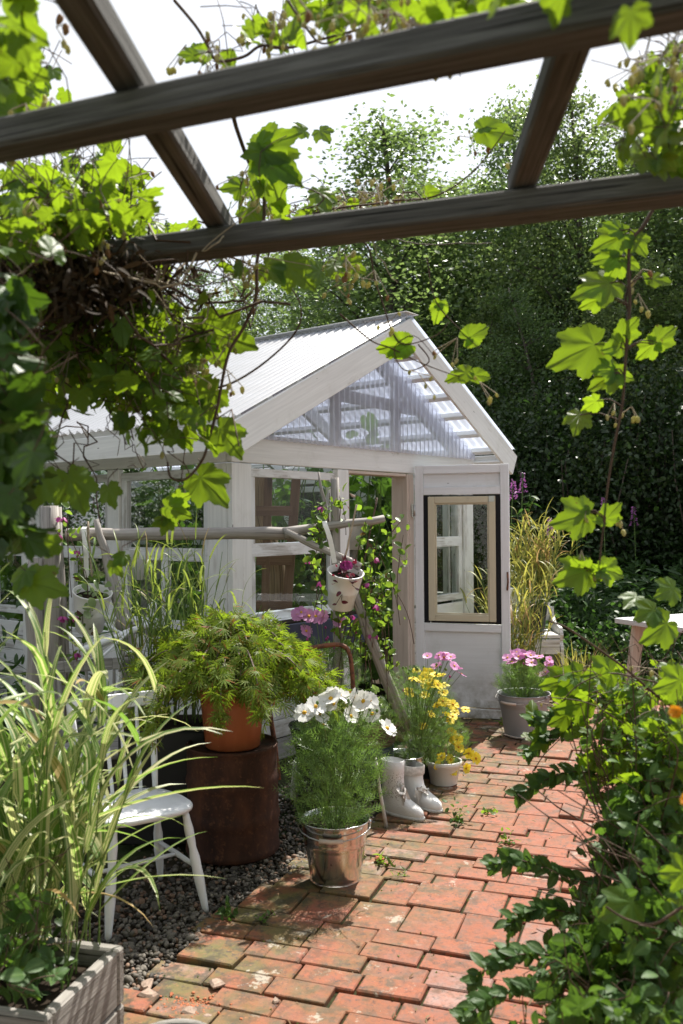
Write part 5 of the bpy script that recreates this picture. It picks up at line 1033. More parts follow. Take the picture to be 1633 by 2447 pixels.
# inside: easel ladder, woven mat, shelves and cucumber plants
es = thing('step_ladder', W(.55, .55, 0), 'brown wooden step ladder standing inside the front window', 'ladder')
e0 = [A3(z6(490, 165), 6.35), A3(z6(690, 165), 6.4)]
m = MB(); m.bar(e0[0], V3(e0[0][0] - .06, 6.3, .05), .055, .03, V3(1, 0, 0)); m.build('rail', BROWNW, es); m = MB(); m.bar(e0[1], V3(e0[1][0] - .14, 6.35, .05), .065, .03, V3(1, 0, 0)); m.build('rail', BROWNW, es)
for yy in (425, 780, 1105): a, b = A3(z6(400, yy), 6.32), A3(z6(660, yy), 6.36); m = MB(); m.bar(a, b, .07, .025, UPV); m.build('tread', BROWNW, es)
mm = thing('woven_mat', A3(z6(430, 500), 6.5) * V3(1, 1, 0), 'straw mat rolled up beside the step ladder', 'mat'); m = MB(); P = [A3(z6(430, 170), 6.55), A3(z6(415, 300), 6.55), A3(z6(425, 520), 6.55), A3(z6(520, 800), 6.5), A3(z6(530, 1100), 6.5)]; m.tube(smooth_path(P, 5), .085, 14); m.build('roll', bare_wood('straw', (.24, .16, .09), (.36, .26, .15), (.48, .36, .22)), mm)
def cuke(lab, c, n, h, r, lsz=.16):
    t = thing('cucumber_plant', c, lab, 'plant'); c = V3(c); m = MB(); P = []; base = []
    for k in range(5):
        top = c + V3(rnd.gauss(0, r * .5), rnd.gauss(0, r * .5), h * rnd.uniform(.8, 1.05)); p = wander(c + V3(rnd.gauss(0, .05), rnd.gauss(0, .05), 0), top, 9, .15); m.tube(p, .006, 6)
        for _ in range(n // 5): i = rnd.randrange(1, 9); q = p[i] + rdir(1, .1)[0] * r * rnd.uniform(.3, 1); P.append(q); m.tube([p[i], (p[i] + q) / 2 + V3(0, 0, .03), q], .003, 4)
    P = np.array(P); n_ = len(P); foliage(t, 'foliage', BIGL, T_HOP2, P, rdir(n_, -.5), rdir(n_, .7), lsz * rng.uniform(.6, 1.15, n_)); m.build('stem', GSTEM, t)
for u, w_, h, n, lab in ((2.2, .50, 2.0, 80, 'cucumber vine just inside the open door'), (2.65, .85, 2.1, 80, 'cucumber vine against the right glass seen through the doorway'), (2.75, 1.35, 1.9, 70, 'cucumber vine farther along the right glass'), (1.9, 1.15, 1.9, 80, 'vine in the middle of the greenhouse seen through the front window'), (2.45, 1.75, 2.0, 80, 'vine at the right side seen through the front window'), (1.4, 1.35, 1.2, 60, 'low leafy plant beyond the step ladder'), (.45, 2.6, 1.9, 80, 'leafy vine behind the second side window'), (1.3, 1.9, 1.9, 80, 'leafy vine behind the first side window'), (.9, 3.0, 1.9, 80, 'leafy vine near the back left of the greenhouse'), (1.9, 2.6, 2.0, 80, 'vine at the back of the greenhouse'), (.5, 1.5, 1.3, 60, 'low leafy plant behind the first side window'), (2.5, 3.2, 2.0, 80, 'vine in the far right corner'), (.55, 3.6, 1.7, 70, 'leafy vine behind the third side window')): cuke(lab, W(u, w_, .1), n, h, .32)
for u, w_, z, lab in ((2.05, .62, 1.30, 'white planter on a shelf seen through the doorway'), (.12, .95, 1.15, 'pale planter box seen through the first side window'), (2.2, 2.4, 1.2, 'white planter box by the right side glass')):
    t = thing('planter_box', W(u, w_, 0), lab, 'planter'); m = MB(); m.lathe([(.002, .0), (.09, 0), (.115, .2), (.12, .21), (.11, .212), (.1, .15)], W(u, w_, z), 20); m.build('pot', POTW, t); m = MB(); m.bar(W(u, w_, 0), W(u, w_, z - .004), .06, .06, GU); m.build('stand', GREYW, t)
    m = MB(); m.lathe([(.105, .17), (.002, .175)], W(u, w_, z), 16); m.build('soil', SOIL, t)
sheet('greenhouse_floor', [W(.08, .1, 0)[:2], W(LG - .08, .1, 0)[:2], W(LG - .08, LS - .1, 0)[:2], W(.08, LS - .1, 0)[:2]], .012, SOIL)

# ================================================================ RIGHT SIDE: GALVANISED BUCKET, BENCH, TABLE
gb = V3(gnd(1208, 1700)[0] + .02, 6.46, 0); bucket('galvanised_tub', 'dull grey galvanised bucket of pink cosmos beside the open door', 'bucket', gb, .135, .185, .30, GALV, (.74, .80, .9), (PI * .75, 1), dent=.012)
PF3 = [z8(*p) for p in ((205, 1370), (245, 1345), (275, 1328), (315, 1340), (240, 1402), (385, 1352), (392, 1408), (450, 1360), (530, 1385), (525, 1425), (500, 1482), (440, 1497), (345, 1350), (290, 1360))]
cosmos('pink_cosmos', 'pink cosmos in the dull galvanised bucket', gb + V3(0, 0, .26), .15, .22, .33, 700, PF3, PPET, YCEN, .042, 6, 8, 1.0, fsz=.08, nst=40, cup=.2, wdp=.36)
bn = thing('white_bench', V3(1.72, 7.95, 0), 'grey white wooden bench with carved ends behind the open door', 'bench'); by = 7.95
xl, xr = A3(z8(200, 1250), by)[0], A3(z8(640, 1250), by)[0]; zs = A3(z8(500, 1205), by)[2]
m = MB(); m.bar((xl, by + .2, zs), (xr - .03, by + .2, zs), .42, .03, V3(0, 1, 0)); m.build('seat', PEEL, bn); m = MB(); m.bar((xl, by, zs - .09), (xr - .035, by, zs - .09), .13, .025, UPV); m.build('front_rail', PEEL, bn)
for x in (xl + .02, xr - .015):
    out = [(-.02, 0), (.42, 0), (.42, .5), (.40, .72), (.36, .74), (.33, .66), (.25, .60), (.12, .60), (.02, .58), (-.01, .52), (.02, .46), (-.02, .40)]; V = [(x - .014, by + a, b) for a, b in out] + [(x + .014, by + a, b) for a, b in out]; k = len(out); m = MB(); m.add(V, [list(range(k))[::-1], list(range(k, 2 * k))] + [[i, (i + 1) % k, k + (i + 1) % k, k + i] for i in range(k)], V); m.build('end_panel', PEEL, bn)
m = MB(); m.bar((xl, by + .39, zs + .25), (xr - .03, by + .39, zs + .25), .3, .022, UPV); m.build('backrest', PEEL, bn)
bp_ = V3((xl + xr) / 2 + .02, by + .18, zs + .017); bucket('black_pot', 'black pot of yellowing reeds standing on the bench', 'plant pot', bp_, .10, .13, .25, BLACK, (), None)
rng = np.random.default_rng(21); rnd.seed(21)
reeds('yellow green reed grass in the black pot on the bench', bp_ + V3(0, 0, .2), .12, .1, 60, .85, 7, YREED, .0075, .34)
reeds('yellow green reed grass between the door leaf and the bench', V3(1.42, 7.55, 0), .16, .2, 70, 1.15, 7, YREED, .0075, .36)
grass('thin yellowing grass tuft right of the bench', V3(2.05, 7.9, 0), .2, .15, 120, .55, .004, YREED)
for dx, z_, lab in ((-.14, .0, 'white pot behind the reeds nearest the door'),):
    m = MB(); m.lathe([(.002, 0), (.08, 0), (.10, .18), (.105, .19), (.1, .192), (.09, .15), (.002, .15)], bp_ + V3(-.2, .02, 0), 24); tag(m.build('flower_pot', POTW), lab, 'flower pot')
tb = thing('garden_table', V3(2.7, 7.6, 0), 'grey white plank table at the right edge', 'table'); k0, e1, e2 = V3(2.175, 7.2, .75), unit(V3(.41, -.91, 0)), unit(V3(.72, .69, 0)); e2 = V3(-e1[1], e1[0], 0); TW = painted_wood('table_white', (.68, .69, .71), .45, (.36, .33, .30))
m = MB()
for i in range(6): o_ = k0 + e2 * (.075 + .152 * i); m.bar(o_ - V3(0, 0, .02), o_ + e1 * 1.6 - V3(0, 0, .02), .147, .04, e2)
m.build('tabletop', TW, tb)
m = MB(); m.bar(k0 + e1 * .12 + e2 * .1 - V3(0, 0, .085), k0 + e1 * .12 + e2 * .85 - V3(0, 0, .085), .09, .04, UPV); m.build('apron', TW, tb)
for a, b in ((.14, .12), (.14, .8), (1.4, .12), (1.4, .8)): p = k0 + e1 * a + e2 * b; m = MB(); m.bar(p * V3(1, 1, 0) + e2 * (.12 if b < .4 else -.12) * -1, p - V3(0, 0, .045), .1, .045, e2); m.build('leg', BARE_PINK, tb)
# fireweed and wood-edge undergrowth
rng = np.random.default_rng(31); rnd.seed(31)
def fw_arrays(spots):
    Ps, Ys, Ns, Ss = [], [], [], []
    for x, y, h in spots:
        n = int(h * 34); z = rng.random(n) ** .8 * h; a = rng.random(n) * 2 * PI; Ps.append(np.stack([np.full(n, x) + rng.normal(size=n) * .02 + .05 * z, np.full(n, y) + rng.normal(size=n) * .02, z], 1)); Ys.append(np.stack([np.cos(a), np.sin(a), rng.normal(size=n) * .35 + .15], 1)); Ns.append(rdir(n, 1.3)); Ss.append(rng.uniform(.09, .17, n))
    return map(np.concatenate, (Ps, Ys, Ns, Ss))
spots = []
while len(spots) < 420:
    y = rnd.uniform(8.9, 12.0); x = at(rnd.uniform(1130, 1720), 1200, y)[0]
    if x > 1.7 or y > 9.5: spots.append((x, y, rnd.uniform(.75, 1.35) * (.7 + .12 * (y - 8.9))))
tag(foliage(None, 'fireweed_thicket', FIREL, T_LANCE, *fw_arrays(spots)), 'dark green fireweed thicket between the bench and the wood edge', 'undergrowth', None, 'stuff')
P = []
while len(P) < 9000:
    y = rnd.uniform(8.2, 9.6); x = at(rnd.uniform(1180, 1640), 1200, y)[0]; P.append((x, y, abs(rnd.gauss(0, .28)) + .02))
P = np.array(P); n = len(P); tag(foliage(None, 'ground_cover', FIREL, T_OVAL, P, rdir(n, .2), rdir(n, 1), rng.uniform(.03, .075, n)), 'low green weeds in front of the fireweed thicket', 'ground cover', None, 'stuff')
for i, (u, v, y, lab) in enumerate(((1178, 1124, 9.6, 'flowering fireweed spike nearest the door leaf'), (1200, 1108, 9.9, 'taller fireweed spike just right of the first'), (1322, 1190, 9.4, 'fireweed spike behind the tip of the hanging vine'), (1385, 1165, 10.2, 'pale fireweed spike behind the hanging stem'), (1262, 1210, 9.6, 'small fireweed spike above the reed tips'), (1455, 1185, 10.4, 'fireweed spike above the table corner'))):
    p = at(u, v, y); t = thing('fireweed', (p[0], p[1], 0), lab, 'wildflower', 'flowering fireweed spikes'); plant_stems(t, [(p[0], p[1], 0)], [p + V3(0, 0, .1)], .005); foliage(t, 'foliage', FIREL, T_LANCE, *fw_arrays([(p[0], p[1], p[2] - .1)])); n = 70; zz = rng.random(n); a = rng.random(n) * 2 * PI
    foliage(t, 'flowers', FPET, T_TINY, p + np.stack([np.cos(a) * .03 * (1 - zz), np.sin(a) * .03 * (1 - zz), (zz - .5) * .22], 1), np.stack([np.cos(a), np.sin(a), rng.normal(size=n) * .3], 1), rdir(n), rng.uniform(.02, .035, n))
# weeds left of the greenhouse and behind it
P = []
while len(P) < 7000:
    x, y = rnd.uniform(-4.5, 3.5), rnd.uniform(9.2, 12.5) if rnd.random() < .6 else rnd.uniform(5.6, 9.5); u_, w_ = wloc(x, y)
    if (w_ > LS + .1 or u_ < -.3 and x < -1.2) and not (x > .5 and y < 8.8): P.append((x, y, abs(rnd.gauss(0, .4)) + .03))
P = np.array(P); n = len(P); tag(foliage(None, 'meadow_weeds', FIREL, T_LANCE, P, rdir(n, .5), rdir(n, 1), rng.uniform(.08, .2, n)), 'green weeds growing behind and beside the greenhouse', 'weeds', None, 'stuff')
# ================================================================ HOP VINES AND THE RIGHT HAND SHRUB
rng = np.random.default_rng(77); rnd.seed(77)
def lean_leaf(a, tip, y0, y1=None, s=1.0, face=None, tm=None):
    """one leaf from its stalk end a to its tip, both given as sight lines at their own depth"""
    p, q = A3(a, y0), A3(tip, y0 if y1 is None else y1); d = q - p; L = np.linalg.norm(d); nn = face if face is not None else V3(rnd.gauss(0, .35), -.95, .12 + rnd.gauss(0, .25)); return p, d / L, nn, L * s
class Vine:
    def __init__(s, name, base, lab, cat='climber', group=None):
        s.t = thing(name, base, lab, cat, group); s.L = {k: [] for k in ('hop', 'hop2', 'hopd', 'cone', 'vib')}; s.m = MB(); s.d = MB()
    def leaf(s, k, *a): s.L[k].append(a)
    def stem(s, pts, y, r0, r1, n=4, dry=False, wob=.0):
        P = [A3(p[:2], p[2] if len(p) > 2 else y) for p in pts]; P = smooth_path(P, n); P = P + np.cumsum(rng.normal(size=P.shape), 0) * wob; (s.d if dry else s.m).tube(P, np.linspace(r0, r1, len(P)), 6, False); return P
    def blob(s, u, v, ru, rv, y, n, size=(.07, .12), kind='hop', dy=.16, dark=0, drop=-.45, cones=0, twig=.5):
        for _ in range(n):
            q = A3((rnd.gauss(u, ru * .6), rnd.gauss(v, rv * .6)), max(.9, y + rnd.gauss(0, dy))); Y = rdir(1, drop)[0]; N = rdir(1, .75)[0]; sz = rnd.uniform(*size); s.leaf(kind if rnd.random() < .75 or kind != 'hop' else 'hop2', q, Y, N, sz)
            if rnd.random() < twig: s.m.tube(smooth_path([q - Y * .0, q - Y * .05 + V3(0, 0, .02), q - Y * .09 + V3(rnd.gauss(0, .04), rnd.gauss(0, .04), rnd.uniform(-.02, .08))], 2), .0012, 4, False)
        for _ in range(cones): s.cones(A3((rnd.gauss(u, ru * .7), rnd.gauss(v, rv * .7)), y + rnd.gauss(0, dy)), rnd.randint(3, 7))
    def cones(s, c, n, sp=.03):
        for _ in range(n): q = V3(c) + rng.normal(size=3) * sp; s.leaf('cone', q, unit(V3(rnd.gauss(0, .3), rnd.gauss(0, .3), -1)), rdir(1)[0], rnd.uniform(.013, .022)); s.d.tube([V3(c) + V3(0, 0, .03), q], .0012, 4, False)
    def done(s, hopmat=HOPL):
        for k, tm, mat, nm in (('hop', T_HOP, hopmat, 'leaves'), ('hop2', T_HOP2, hopmat, 'leaves'), ('hopd', T_HOP, HOPD, 'shaded_leaves'), ('vib', T_VIB, VIBL, 'leaves'), ('cone', T_CONE, HOPC, 'hop_cones')):
            l = s.L[k]
            if k == 'vib' and l: l, l2 = l[::2], l[1::2]; P, Y, N, S = map(np.array, zip(*l2)); foliage(s.t, 'leaves', mat, T_HOP2, P, Y, N, S * .9)['kind'] = 'stuff'
            if l: P, Y, N, S = zip(*l); o = foliage(s.t, nm, mat, tm, np.array(P), np.array(Y), np.array(N), np.array(S)); o['kind'] = 'stuff'
        if s.m.v: s.m.build('stem', STEM, s.t)['kind'] = 'stuff'
        if s.d.v: s.d.build('dry_twigs', DRYS, s.t)['kind'] = 'stuff'
        return s.t
# --- left curtain
v = Vine('hop_vine', (-1.7, 3.0, 0), 'dense hop vine curtain hanging from the left side of the pergola')
for b in ((110, 470, 130, 90, 2.35, 90), (250, 430, 80, 60, 2.4, 36), (330, 520, 60, 50, 2.5, 14), (70, 240, 70, 80, 2.0, 26), (35, 90, 45, 70, 1.45, 14), (200, 640, 150, 50, 2.5, 36), (310, 730, 110, 80, 2.55, 78), (200, 840, 150, 70, 2.6, 70), (390, 840, 60, 70, 2.45, 34), (150, 760, 110, 70, 2.5, 56), (320, 900, 110, 45, 2.4, 36), (390, 970, 55, 40, 2.35, 22)): v.blob(*b[:5], int(b[5] * 2.0), size=(.030, .068), cones=b[5] // 9)
v.blob(210, 500, 100, 45, 2.1, 80, size=(.03, .065), cones=6); v.blob(90, 520, 110, 60, 2.05, 80, size=(.03, .065), cones=6)
for b in ((20, 800, 45, 110, 1.75, 30), (40, 960, 50, 90, 1.7, 34), (15, 1110, 40, 80, 1.75, 28), (35, 1215, 35, 30, 1.8, 7), (0, 700, 40, 60, 1.8, 14)): v.blob(*b[:5], int(b[5] * 1.5), size=(.045, .08), kind='hopd', drop=-.7, dy=.1)
for a, tp, y in (((160, 1095), (200, 1185), 2.0), ((250, 1120), (262, 1170), 2.2), ((95, 1090), (60, 1190), 1.9), ((70, 1335), (160, 1362), 2.1), ((60, 1310), (25, 1370), 2.1), ((285, 1275), (255, 1300), 2.3), ((262, 1290), (280, 1325), 2.3), ((380, 1190), (345, 1205), 2.4), ((385, 1165), (440, 1190), 2.4), ((385, 1195), (370, 1230), 2.4), ((405, 1150), (440, 1135), 2.4), ((460, 1095), (530, 1165), 2.35), ((505, 985), (560, 1055), 2.3), ((490, 900), (400, 960), 2.35), ((430, 920), (470, 985), 2.35), ((430, 770), (510, 800), 2.4), ((470, 760), (600, 795), 2.4), ((130, 1250), (70, 1260), 1.9), ((20, 40), (105, 100), 1.4), ((30, 150), (110, 175), 1.5), ((0, 190), (80, 205), 1.6), ((120, 160), (100, 190), 1.9)):
    v.leaf('hop', *lean_leaf(a, tp, y, y - .03, .92)); v.m.tube(smooth_path([A3(a, y), A3((a[0] + rnd.gauss(0, 12), a[1] - 22), y + .03), A3((a[0] + rnd.gauss(0, 30), a[1] - 45), y + .06)], 2), .0013, 4, False)
v.stem([(535, 262, 2.1), (545, 300, 2.15), (575, 380), (602, 420), (606, 510), (590, 600), (588, 680), (560, 750), (530, 800), (515, 850), (500, 930), (480, 1010), (462, 1060), (425, 1100), (392, 1095), (385, 1060)], 2.3, .0055, .003, 5)
v.stem([(180, 620), (230, 700), (290, 780), (350, 820), (420, 870), (470, 890), (530, 880), (610, 830), (680, 760), (690, 700), (660, 650)], 2.45, .005, .002, 5); v.stem([(40, 640), (140, 650), (260, 640), (380, 640), (460, 665), (540, 670), (600, 650)], 2.35, .006, .003, 5, False, .004)
for k in range(70):
    u0 = rnd.uniform(0, 430); v0 = rnd.gauss(600, 35); p = A3((u0, v0), 2.4 + rnd.gauss(0, .15)); q = A3((u0 + rnd.gauss(40, 140), v0 + rnd.gauss(60, 80)), 2.4 + rnd.gauss(0, .2)); (v.d if k % 3 == 0 else v.m).tube(wander(p, q, 9, .14, rnd.uniform(-.02, .1)), rnd.uniform(.0012, .004), 5, False)
for k in range(40):
    u0 = rnd.uniform(0, 430); v0 = rnd.uniform(650, 1000); p = A3((u0, v0), 2.5 + rnd.gauss(0, .1)); q = A3((u0 + rnd.gauss(30, 60), v0 + rnd.uniform(80, 260)), 2.45 + rnd.gauss(0, .15)); v.m.tube(wander(p, q, 8, .07), rnd.uniform(.001, .0025), 5, False)
for k in range(18): v.cones(A3((rnd.gauss(470, 55), rnd.gauss(850, 90)), 2.38), rnd.randint(2, 5))
for c in ((60, 275), (120, 260), (140, 280), (60, 330), (270, 130), (130, 100)): v.cones(A3(c, 1.65), 4, .018)
# dark dry tangle lying on the beam end
P = np.array([A3((rnd.gauss(120, 100), rnd.gauss(640, 45)), 2.35 + rnd.gauss(0, .16)) for _ in range(7000)]); foliage(v.t, 'dead_leaves', leaf_mat('dead_leaf', (.02, .014, .009), (.05, .034, .02), (.06, .035, .015), .1, .8, .15), T_LANCE, P, rdir(7000, -.3), rdir(7000, .4), rng.uniform(.02, .055, 7000))
v.done()
# --- growth along the beams
v = Vine('hop_vine', at(700, 490, 2.5) * V3(1, 1, 0) + V3(0, 0, 2.2), 'hop shoot with large bright leaves climbing over the middle of the lower beam')
for a, tp, y in (((600, 345), (680, 300), 2.25), ((605, 350), (560, 355), 2.25), ((610, 360), (685, 410), 2.25), ((615, 385), (640, 470), 2.25), ((600, 330), (625, 300), 2.25), ((560, 430), (510, 430), 2.35), ((735, 440), (755, 480), 2.4), ((700, 300), (670, 295), 2.5), ((735, 300), (755, 320), 2.5), ((660, 610), (720, 655), 2.4), ((610, 610), (650, 645), 2.4), ((570, 480), (600, 520), 2.4), ((780, 600), (750, 625), 2.5), ((790, 605), (835, 620), 2.5), ((650, 490), (610, 470), 2.5), ((690, 505), (740, 490), 2.5)): v.leaf('hop', *lean_leaf(a, tp, y, y - .03, 1.1, V3(rnd.gauss(0, .3), -.95, .15)))
v.blob(600, 450, 45, 40, 2.35, 12, (.03, .055), cones=7); v.blob(690, 500, 70, 25, 2.55, 12, (.025, .05), cones=8); v.blob(860, 470, 60, 20, 2.6, 5, (.03, .06), cones=8); v.blob(530, 620, 50, 30, 2.4, 6, (.03, .05), cones=6); v.blob(800, 610, 50, 20, 2.5, 3, (.04, .07), cones=4)
for k in range(34):
    u0 = rnd.uniform(480, 960); v0 = 530 - .12 * (u0 - 525) + rnd.gauss(0, 22); v.stem([(u0, v0, 2.5), (u0 + rnd.gauss(20, 40), v0 + rnd.gauss(-6, 30)), (u0 + rnd.gauss(40, 60), v0 + rnd.gauss(10, 40)), (u0 + rnd.gauss(70, 80), v0 + rnd.gauss(30, 60))], 2.5 + rnd.gauss(0, .12), rnd.uniform(.0012, .0032), .001, 5, k % 2 == 0, .003)
v.stem([(525, 560), (640, 540), (720, 490), (840, 470), (910, 470), (880, 520), (850, 500)], 2.45, .004, .002, 5); v.stem([(760, 520), (840, 560), (860, 640), (880, 700), (900, 760), (930, 790), (1000, 770), (1030, 740)], 2.5, .003, .0015, 5); v.stem([(980, 590), (1000, 690), (1060, 760), (1100, 800)], 2.5, .002, .001, 5)
v.stem([(780, 720), (850, 780), (900, 800), (960, 830), (1040, 860), (1090, 870)], 2.5, .0028, .0012, 5); v.stem([(900, 460), (1000, 450), (1090, 390), (1160, 300)], 2.4, .003, .0015, 5); v.stem([(960, 790), (985, 830), (930, 850), (905, 800), (950, 770), (1000, 820)], 2.5, .0022, .001, 5)
for a, tp, y in (((930, 790), (870, 800), 2.5), ((935, 795), (890, 815), 2.5), ((1010, 700), (1000, 740), 2.5), ((1005, 705), (1020, 690), 2.5), ((1075, 775), (1120, 750), 2.5), ((1080, 780), (1070, 795), 2.5), ((1070, 855), (1025, 870), 2.5), ((1090, 860), (1125, 865), 2.5), ((1110, 300), (1180, 305), 2.4), ((1105, 295), (1140, 285), 2.4), ((980, 440), (1010, 440), 2.4)): v.leaf('hop2', *lean_leaf(a, tp, y, None, 1.1))
for c in ((960, 880), (900, 760), (1050, 800), (1100, 900), (860, 645), (840, 440), (930, 430), (1080, 340), (1180, 400), (770, 680)): v.cones(A3(c, 2.48), 4, .025)
v.done()
v = Vine('hop_vine', at(800, 60, 1.9) * V3(1, 1, 0) + V3(0, 0, 2.2), 'hop growth trailing along the top of the near beam')
v.blob(620, 80, 50, 25, 2.0, 20, (.025, .045), cones=10); v.blob(470, 130, 35, 18, 2.0, 8, (.03, .045), cones=4); v.blob(800, 20, 120, 25, 1.75, 50, (.03, .055), cones=6); v.blob(1020, 10, 110, 18, 1.6, 40, (.03, .055), cones=6); v.blob(930, 70, 90, 25, 1.65, 10, (.02, .04), cones=12); v.blob(1250, -10, 130, 15, 1.5, 26, (.03, .05)); v.blob(1400, 40, 60, 20, 1.5, 10, (.03, .05))
v.stem([(400, 0), (450, 60), (480, 110), (500, 140), (560, 130), (600, 105), (660, 110), (740, 90), (850, 60), (900, 40)], 1.95, .004, .0025, 5); v.stem([(660, 0), (700, 60), (740, 100), (800, 80)], 1.9, .003, .002, 5)
v.done()
# --- single vine hanging on the right
v = Vine('hop_vine', at(1440, 560, 2.35) * V3(1, 1, 0) + V3(0, 0, 1.4), 'single hop vine hanging down on the right with bright backlit leaves')
YR = 2.3
v.stem([(1500, 478), (1475, 520), (1448, 556), (1442, 620), (1446, 690), (1440, 760), (1434, 850), (1428, 930), (1412, 1010), (1400, 1080), (1392, 1140), (1386, 1200), (1378, 1270), (1376, 1315)], YR, .0052, .0022, 5); v.stem([(1490, 500), (1450, 570), (1446, 640), (1436, 690), (1448, 740), (1438, 800)], YR + .01, .0035, .002, 5)
RL = [((1428, 540), (1345, 575)), ((1425, 530), (1380, 505)), ((1450, 545), (1490, 590)), ((1440, 600), (1475, 620)), ((1420, 600), (1385, 655)), ((1415, 590), (1350, 600)), ((1400, 650), (1305, 678)), ((1375, 685), (1325, 710)), ((1375, 690), (1390, 705)), ((1490, 640), (1475, 625)), ((1498, 640), (1548, 648)), ((1430, 770), (1470, 722)), ((1425, 790), (1385, 805)), ((1365, 790), (1245, 845)), ((1408, 860), (1345, 895)), ((1408, 858), (1465, 870)), ((1410, 850), (1360, 850)), ((1500, 790), (1455, 830)), ((1508, 785), (1560, 742)), ((1370, 920), (1330, 950)), ((1330, 952), (1318, 1000)), ((1345, 1180), (1262, 1208)), ((1340, 1175), (1325, 1140)), ((1390, 1190), (1432, 1150)), ((1385, 1195), (1360, 1195)), ((1345, 1310), (1268, 1340)), ((1340, 1305), (1310, 1285)), ((1385, 1305), (1445, 1325)), ((1380, 1312), (1400, 1345)), ((1378, 1310), (1362, 1300))]
for a, tp in RL:
    big = math.hypot(a[0] - tp[0], a[1] - tp[1]) > 60; v.leaf('hop' if big or rnd.random() < .5 else 'hop2', *lean_leaf(a, tp, YR, YR + rnd.uniform(-.05, .02), .90, V3(rnd.gauss(0, .4), -.95, .1 + rnd.gauss(0, .22)))); sx = float(np.interp(a[1], [478, 556, 760, 930, 1080, 1315], [1500, 1448, 1440, 1428, 1400, 1376])); v.stem([a, ((a[0] + sx) / 2, a[1] - 4), (sx, a[1] + 14)], YR, .0016, .0018, 2)
for c in ((1475, 645), (1465, 700), (1410, 950), (1450, 960), (1345, 1200), (1420, 1205), (1360, 1330), (1335, 1290)): v.cones(A3(c, YR), 3, .014)
v.done()
v = Vine('hop_vine', at(1520, 200, 1.9) * V3(1, 1, 0) + V3(0, 0, 1.6), 'hop leaves spilling in from the top right corner')
v.blob(1525, 190, 45, 60, 1.75, 46, (.03, .06), cones=10); v.blob(1440, 250, 40, 30, 1.75, 9, (.04, .065)); v.blob(1490, 350, 50, 20, 1.75, 9, (.04, .07)); v.blob(1545, 300, 35, 60, 1.7, 24, (.035, .07)); v.blob(1550, 600, 20, 50, 1.9, 0); v.stem([(1568, 100), (1530, 180), (1500, 260), (1450, 320), (1440, 370)], 1.75, .004, .002, 5); v.cones(A3((1520, 160), 1.7), 8, .05); v.done()
# --- right foreground: hop over a leafy shrub
v = Vine('hop_vine', (1.15, 2.6, 0), 'hop vine sprawling over the shrub at the lower right')
for b in ((1430, 1575, 100, 45, 2.8, 44), (1530, 1570, 45, 45, 2.6, 22), (1350, 1570, 80, 30, 2.9, 18), (1285, 1650, 60, 35, 3.0, 14), (1430, 1670, 100, 60, 2.8, 54), (1530, 1680, 50, 70, 2.5, 34), (1480, 1790, 80, 60, 2.6, 40), (1380, 1760, 60, 40, 2.8, 18)): v.blob(*b[:5], int(b[5] * 1.4), size=(.028, .056), dy=.12, cones=b[5] // 10)
for a, tp, y in (((1345, 1610), (1245, 1640), 2.8), ((1330, 1550), (1255, 1620), 2.8), ((1250, 1690), (1205, 1735), 2.9), ((1240, 1680), (1215, 1690), 2.9), ((1530, 1430), (1450, 1500), 2.4), ((1300, 1560), (1215, 1585), 2.8), ((1500, 1400), (1440, 1430), 2.4), ((1545, 1350), (1490, 1380), 2.4), ((1460, 1370), (1420, 1400), 2.5), ((1400, 1540), (1310, 1560), 2.7), ((1560, 1560), (1480, 1600), 2.2), ((1300, 1640), (1245, 1680), 2.8), ((1430, 2190), (1370, 2225), 2.2), ((1450, 2070), (1345, 2130), 2.0), ((1568, 2000), (1500, 2012), 1.9), ((1560, 2075), (1510, 2085), 2.0)): v.leaf('hop', *lean_leaf(a, tp, y, y - .07, .66, V3(rnd.gauss(0, .5), -.95, .1)))
v.stem([(1260, 1425), (1300, 1440), (1360, 1480), (1430, 1530), (1500, 1590), (1568, 1640)], 2.5, .003, .004, 5); v.stem([(1568, 1580), (1480, 1560), (1400, 1545), (1330, 1570), (1290, 1610)], 2.6, .003, .0015, 5); v.stem([(1568, 1800), (1480, 1700), (1400, 1640), (1340, 1610), (1260, 1600)], 2.6, .003, .0015, 5); v.stem([(1568, 2080), (1500, 2120), (1440, 2110), (1390, 2080)], 1.9, .0035, .002, 5)
for k in range(16): u0 = rnd.uniform(1300, 1560); v.stem([(1500 + rnd.gauss(0, 50), 2000, 2.5), (u0 + rnd.gauss(0, 40), rnd.uniform(1700, 1850)), (u0, rnd.uniform(1480, 1700))], 2.65 + rnd.gauss(0, .15), .003, .0012, 4)
v.done()
v = Vine('leafy_shrub', (1.0, 2.2, 0), 'dense leafy shrub with oval leaves at the lower right edge of the path', 'shrub')
for b in ((1500, 1900, 90, 110, 2.5, 330), (1520, 2150, 80, 150, 2.2, 460), (1420, 2080, 60, 65, 2.5, 90), (1320, 2100, 50, 30, 2.6, 22), (1380, 2200, 100, 70, 2.3, 170), (1290, 2230, 60, 35, 2.3, 34), (1330, 2330, 90, 40, 2.1, 70), (1450, 2330, 100, 60, 2.0, 200), (1410, 1900, 45, 70, 2.8, 44), (1340, 1790, 45, 35, 3.0, 18), (1400, 1960, 45, 35, 2.6, 26)): v.blob(*b[:5], int(b[5] * 1.5), size=(.028, .056), kind='vib', dy=.13, drop=-.25, twig=.12)
for b in ((1540, 1750, 70, 90, 2.7, 260), (1540, 1950, 70, 140, 2.75, 520), (1500, 2180, 110, 140, 2.6, 640), (1400, 2120, 60, 60, 2.85, 160), (1440, 1720, 80, 60, 3.0, 160), (1440, 2330, 150, 50, 2.4, 260)): v.blob(*b, size=(.035, .07), kind='vib', dy=.12, drop=-.2, twig=0)
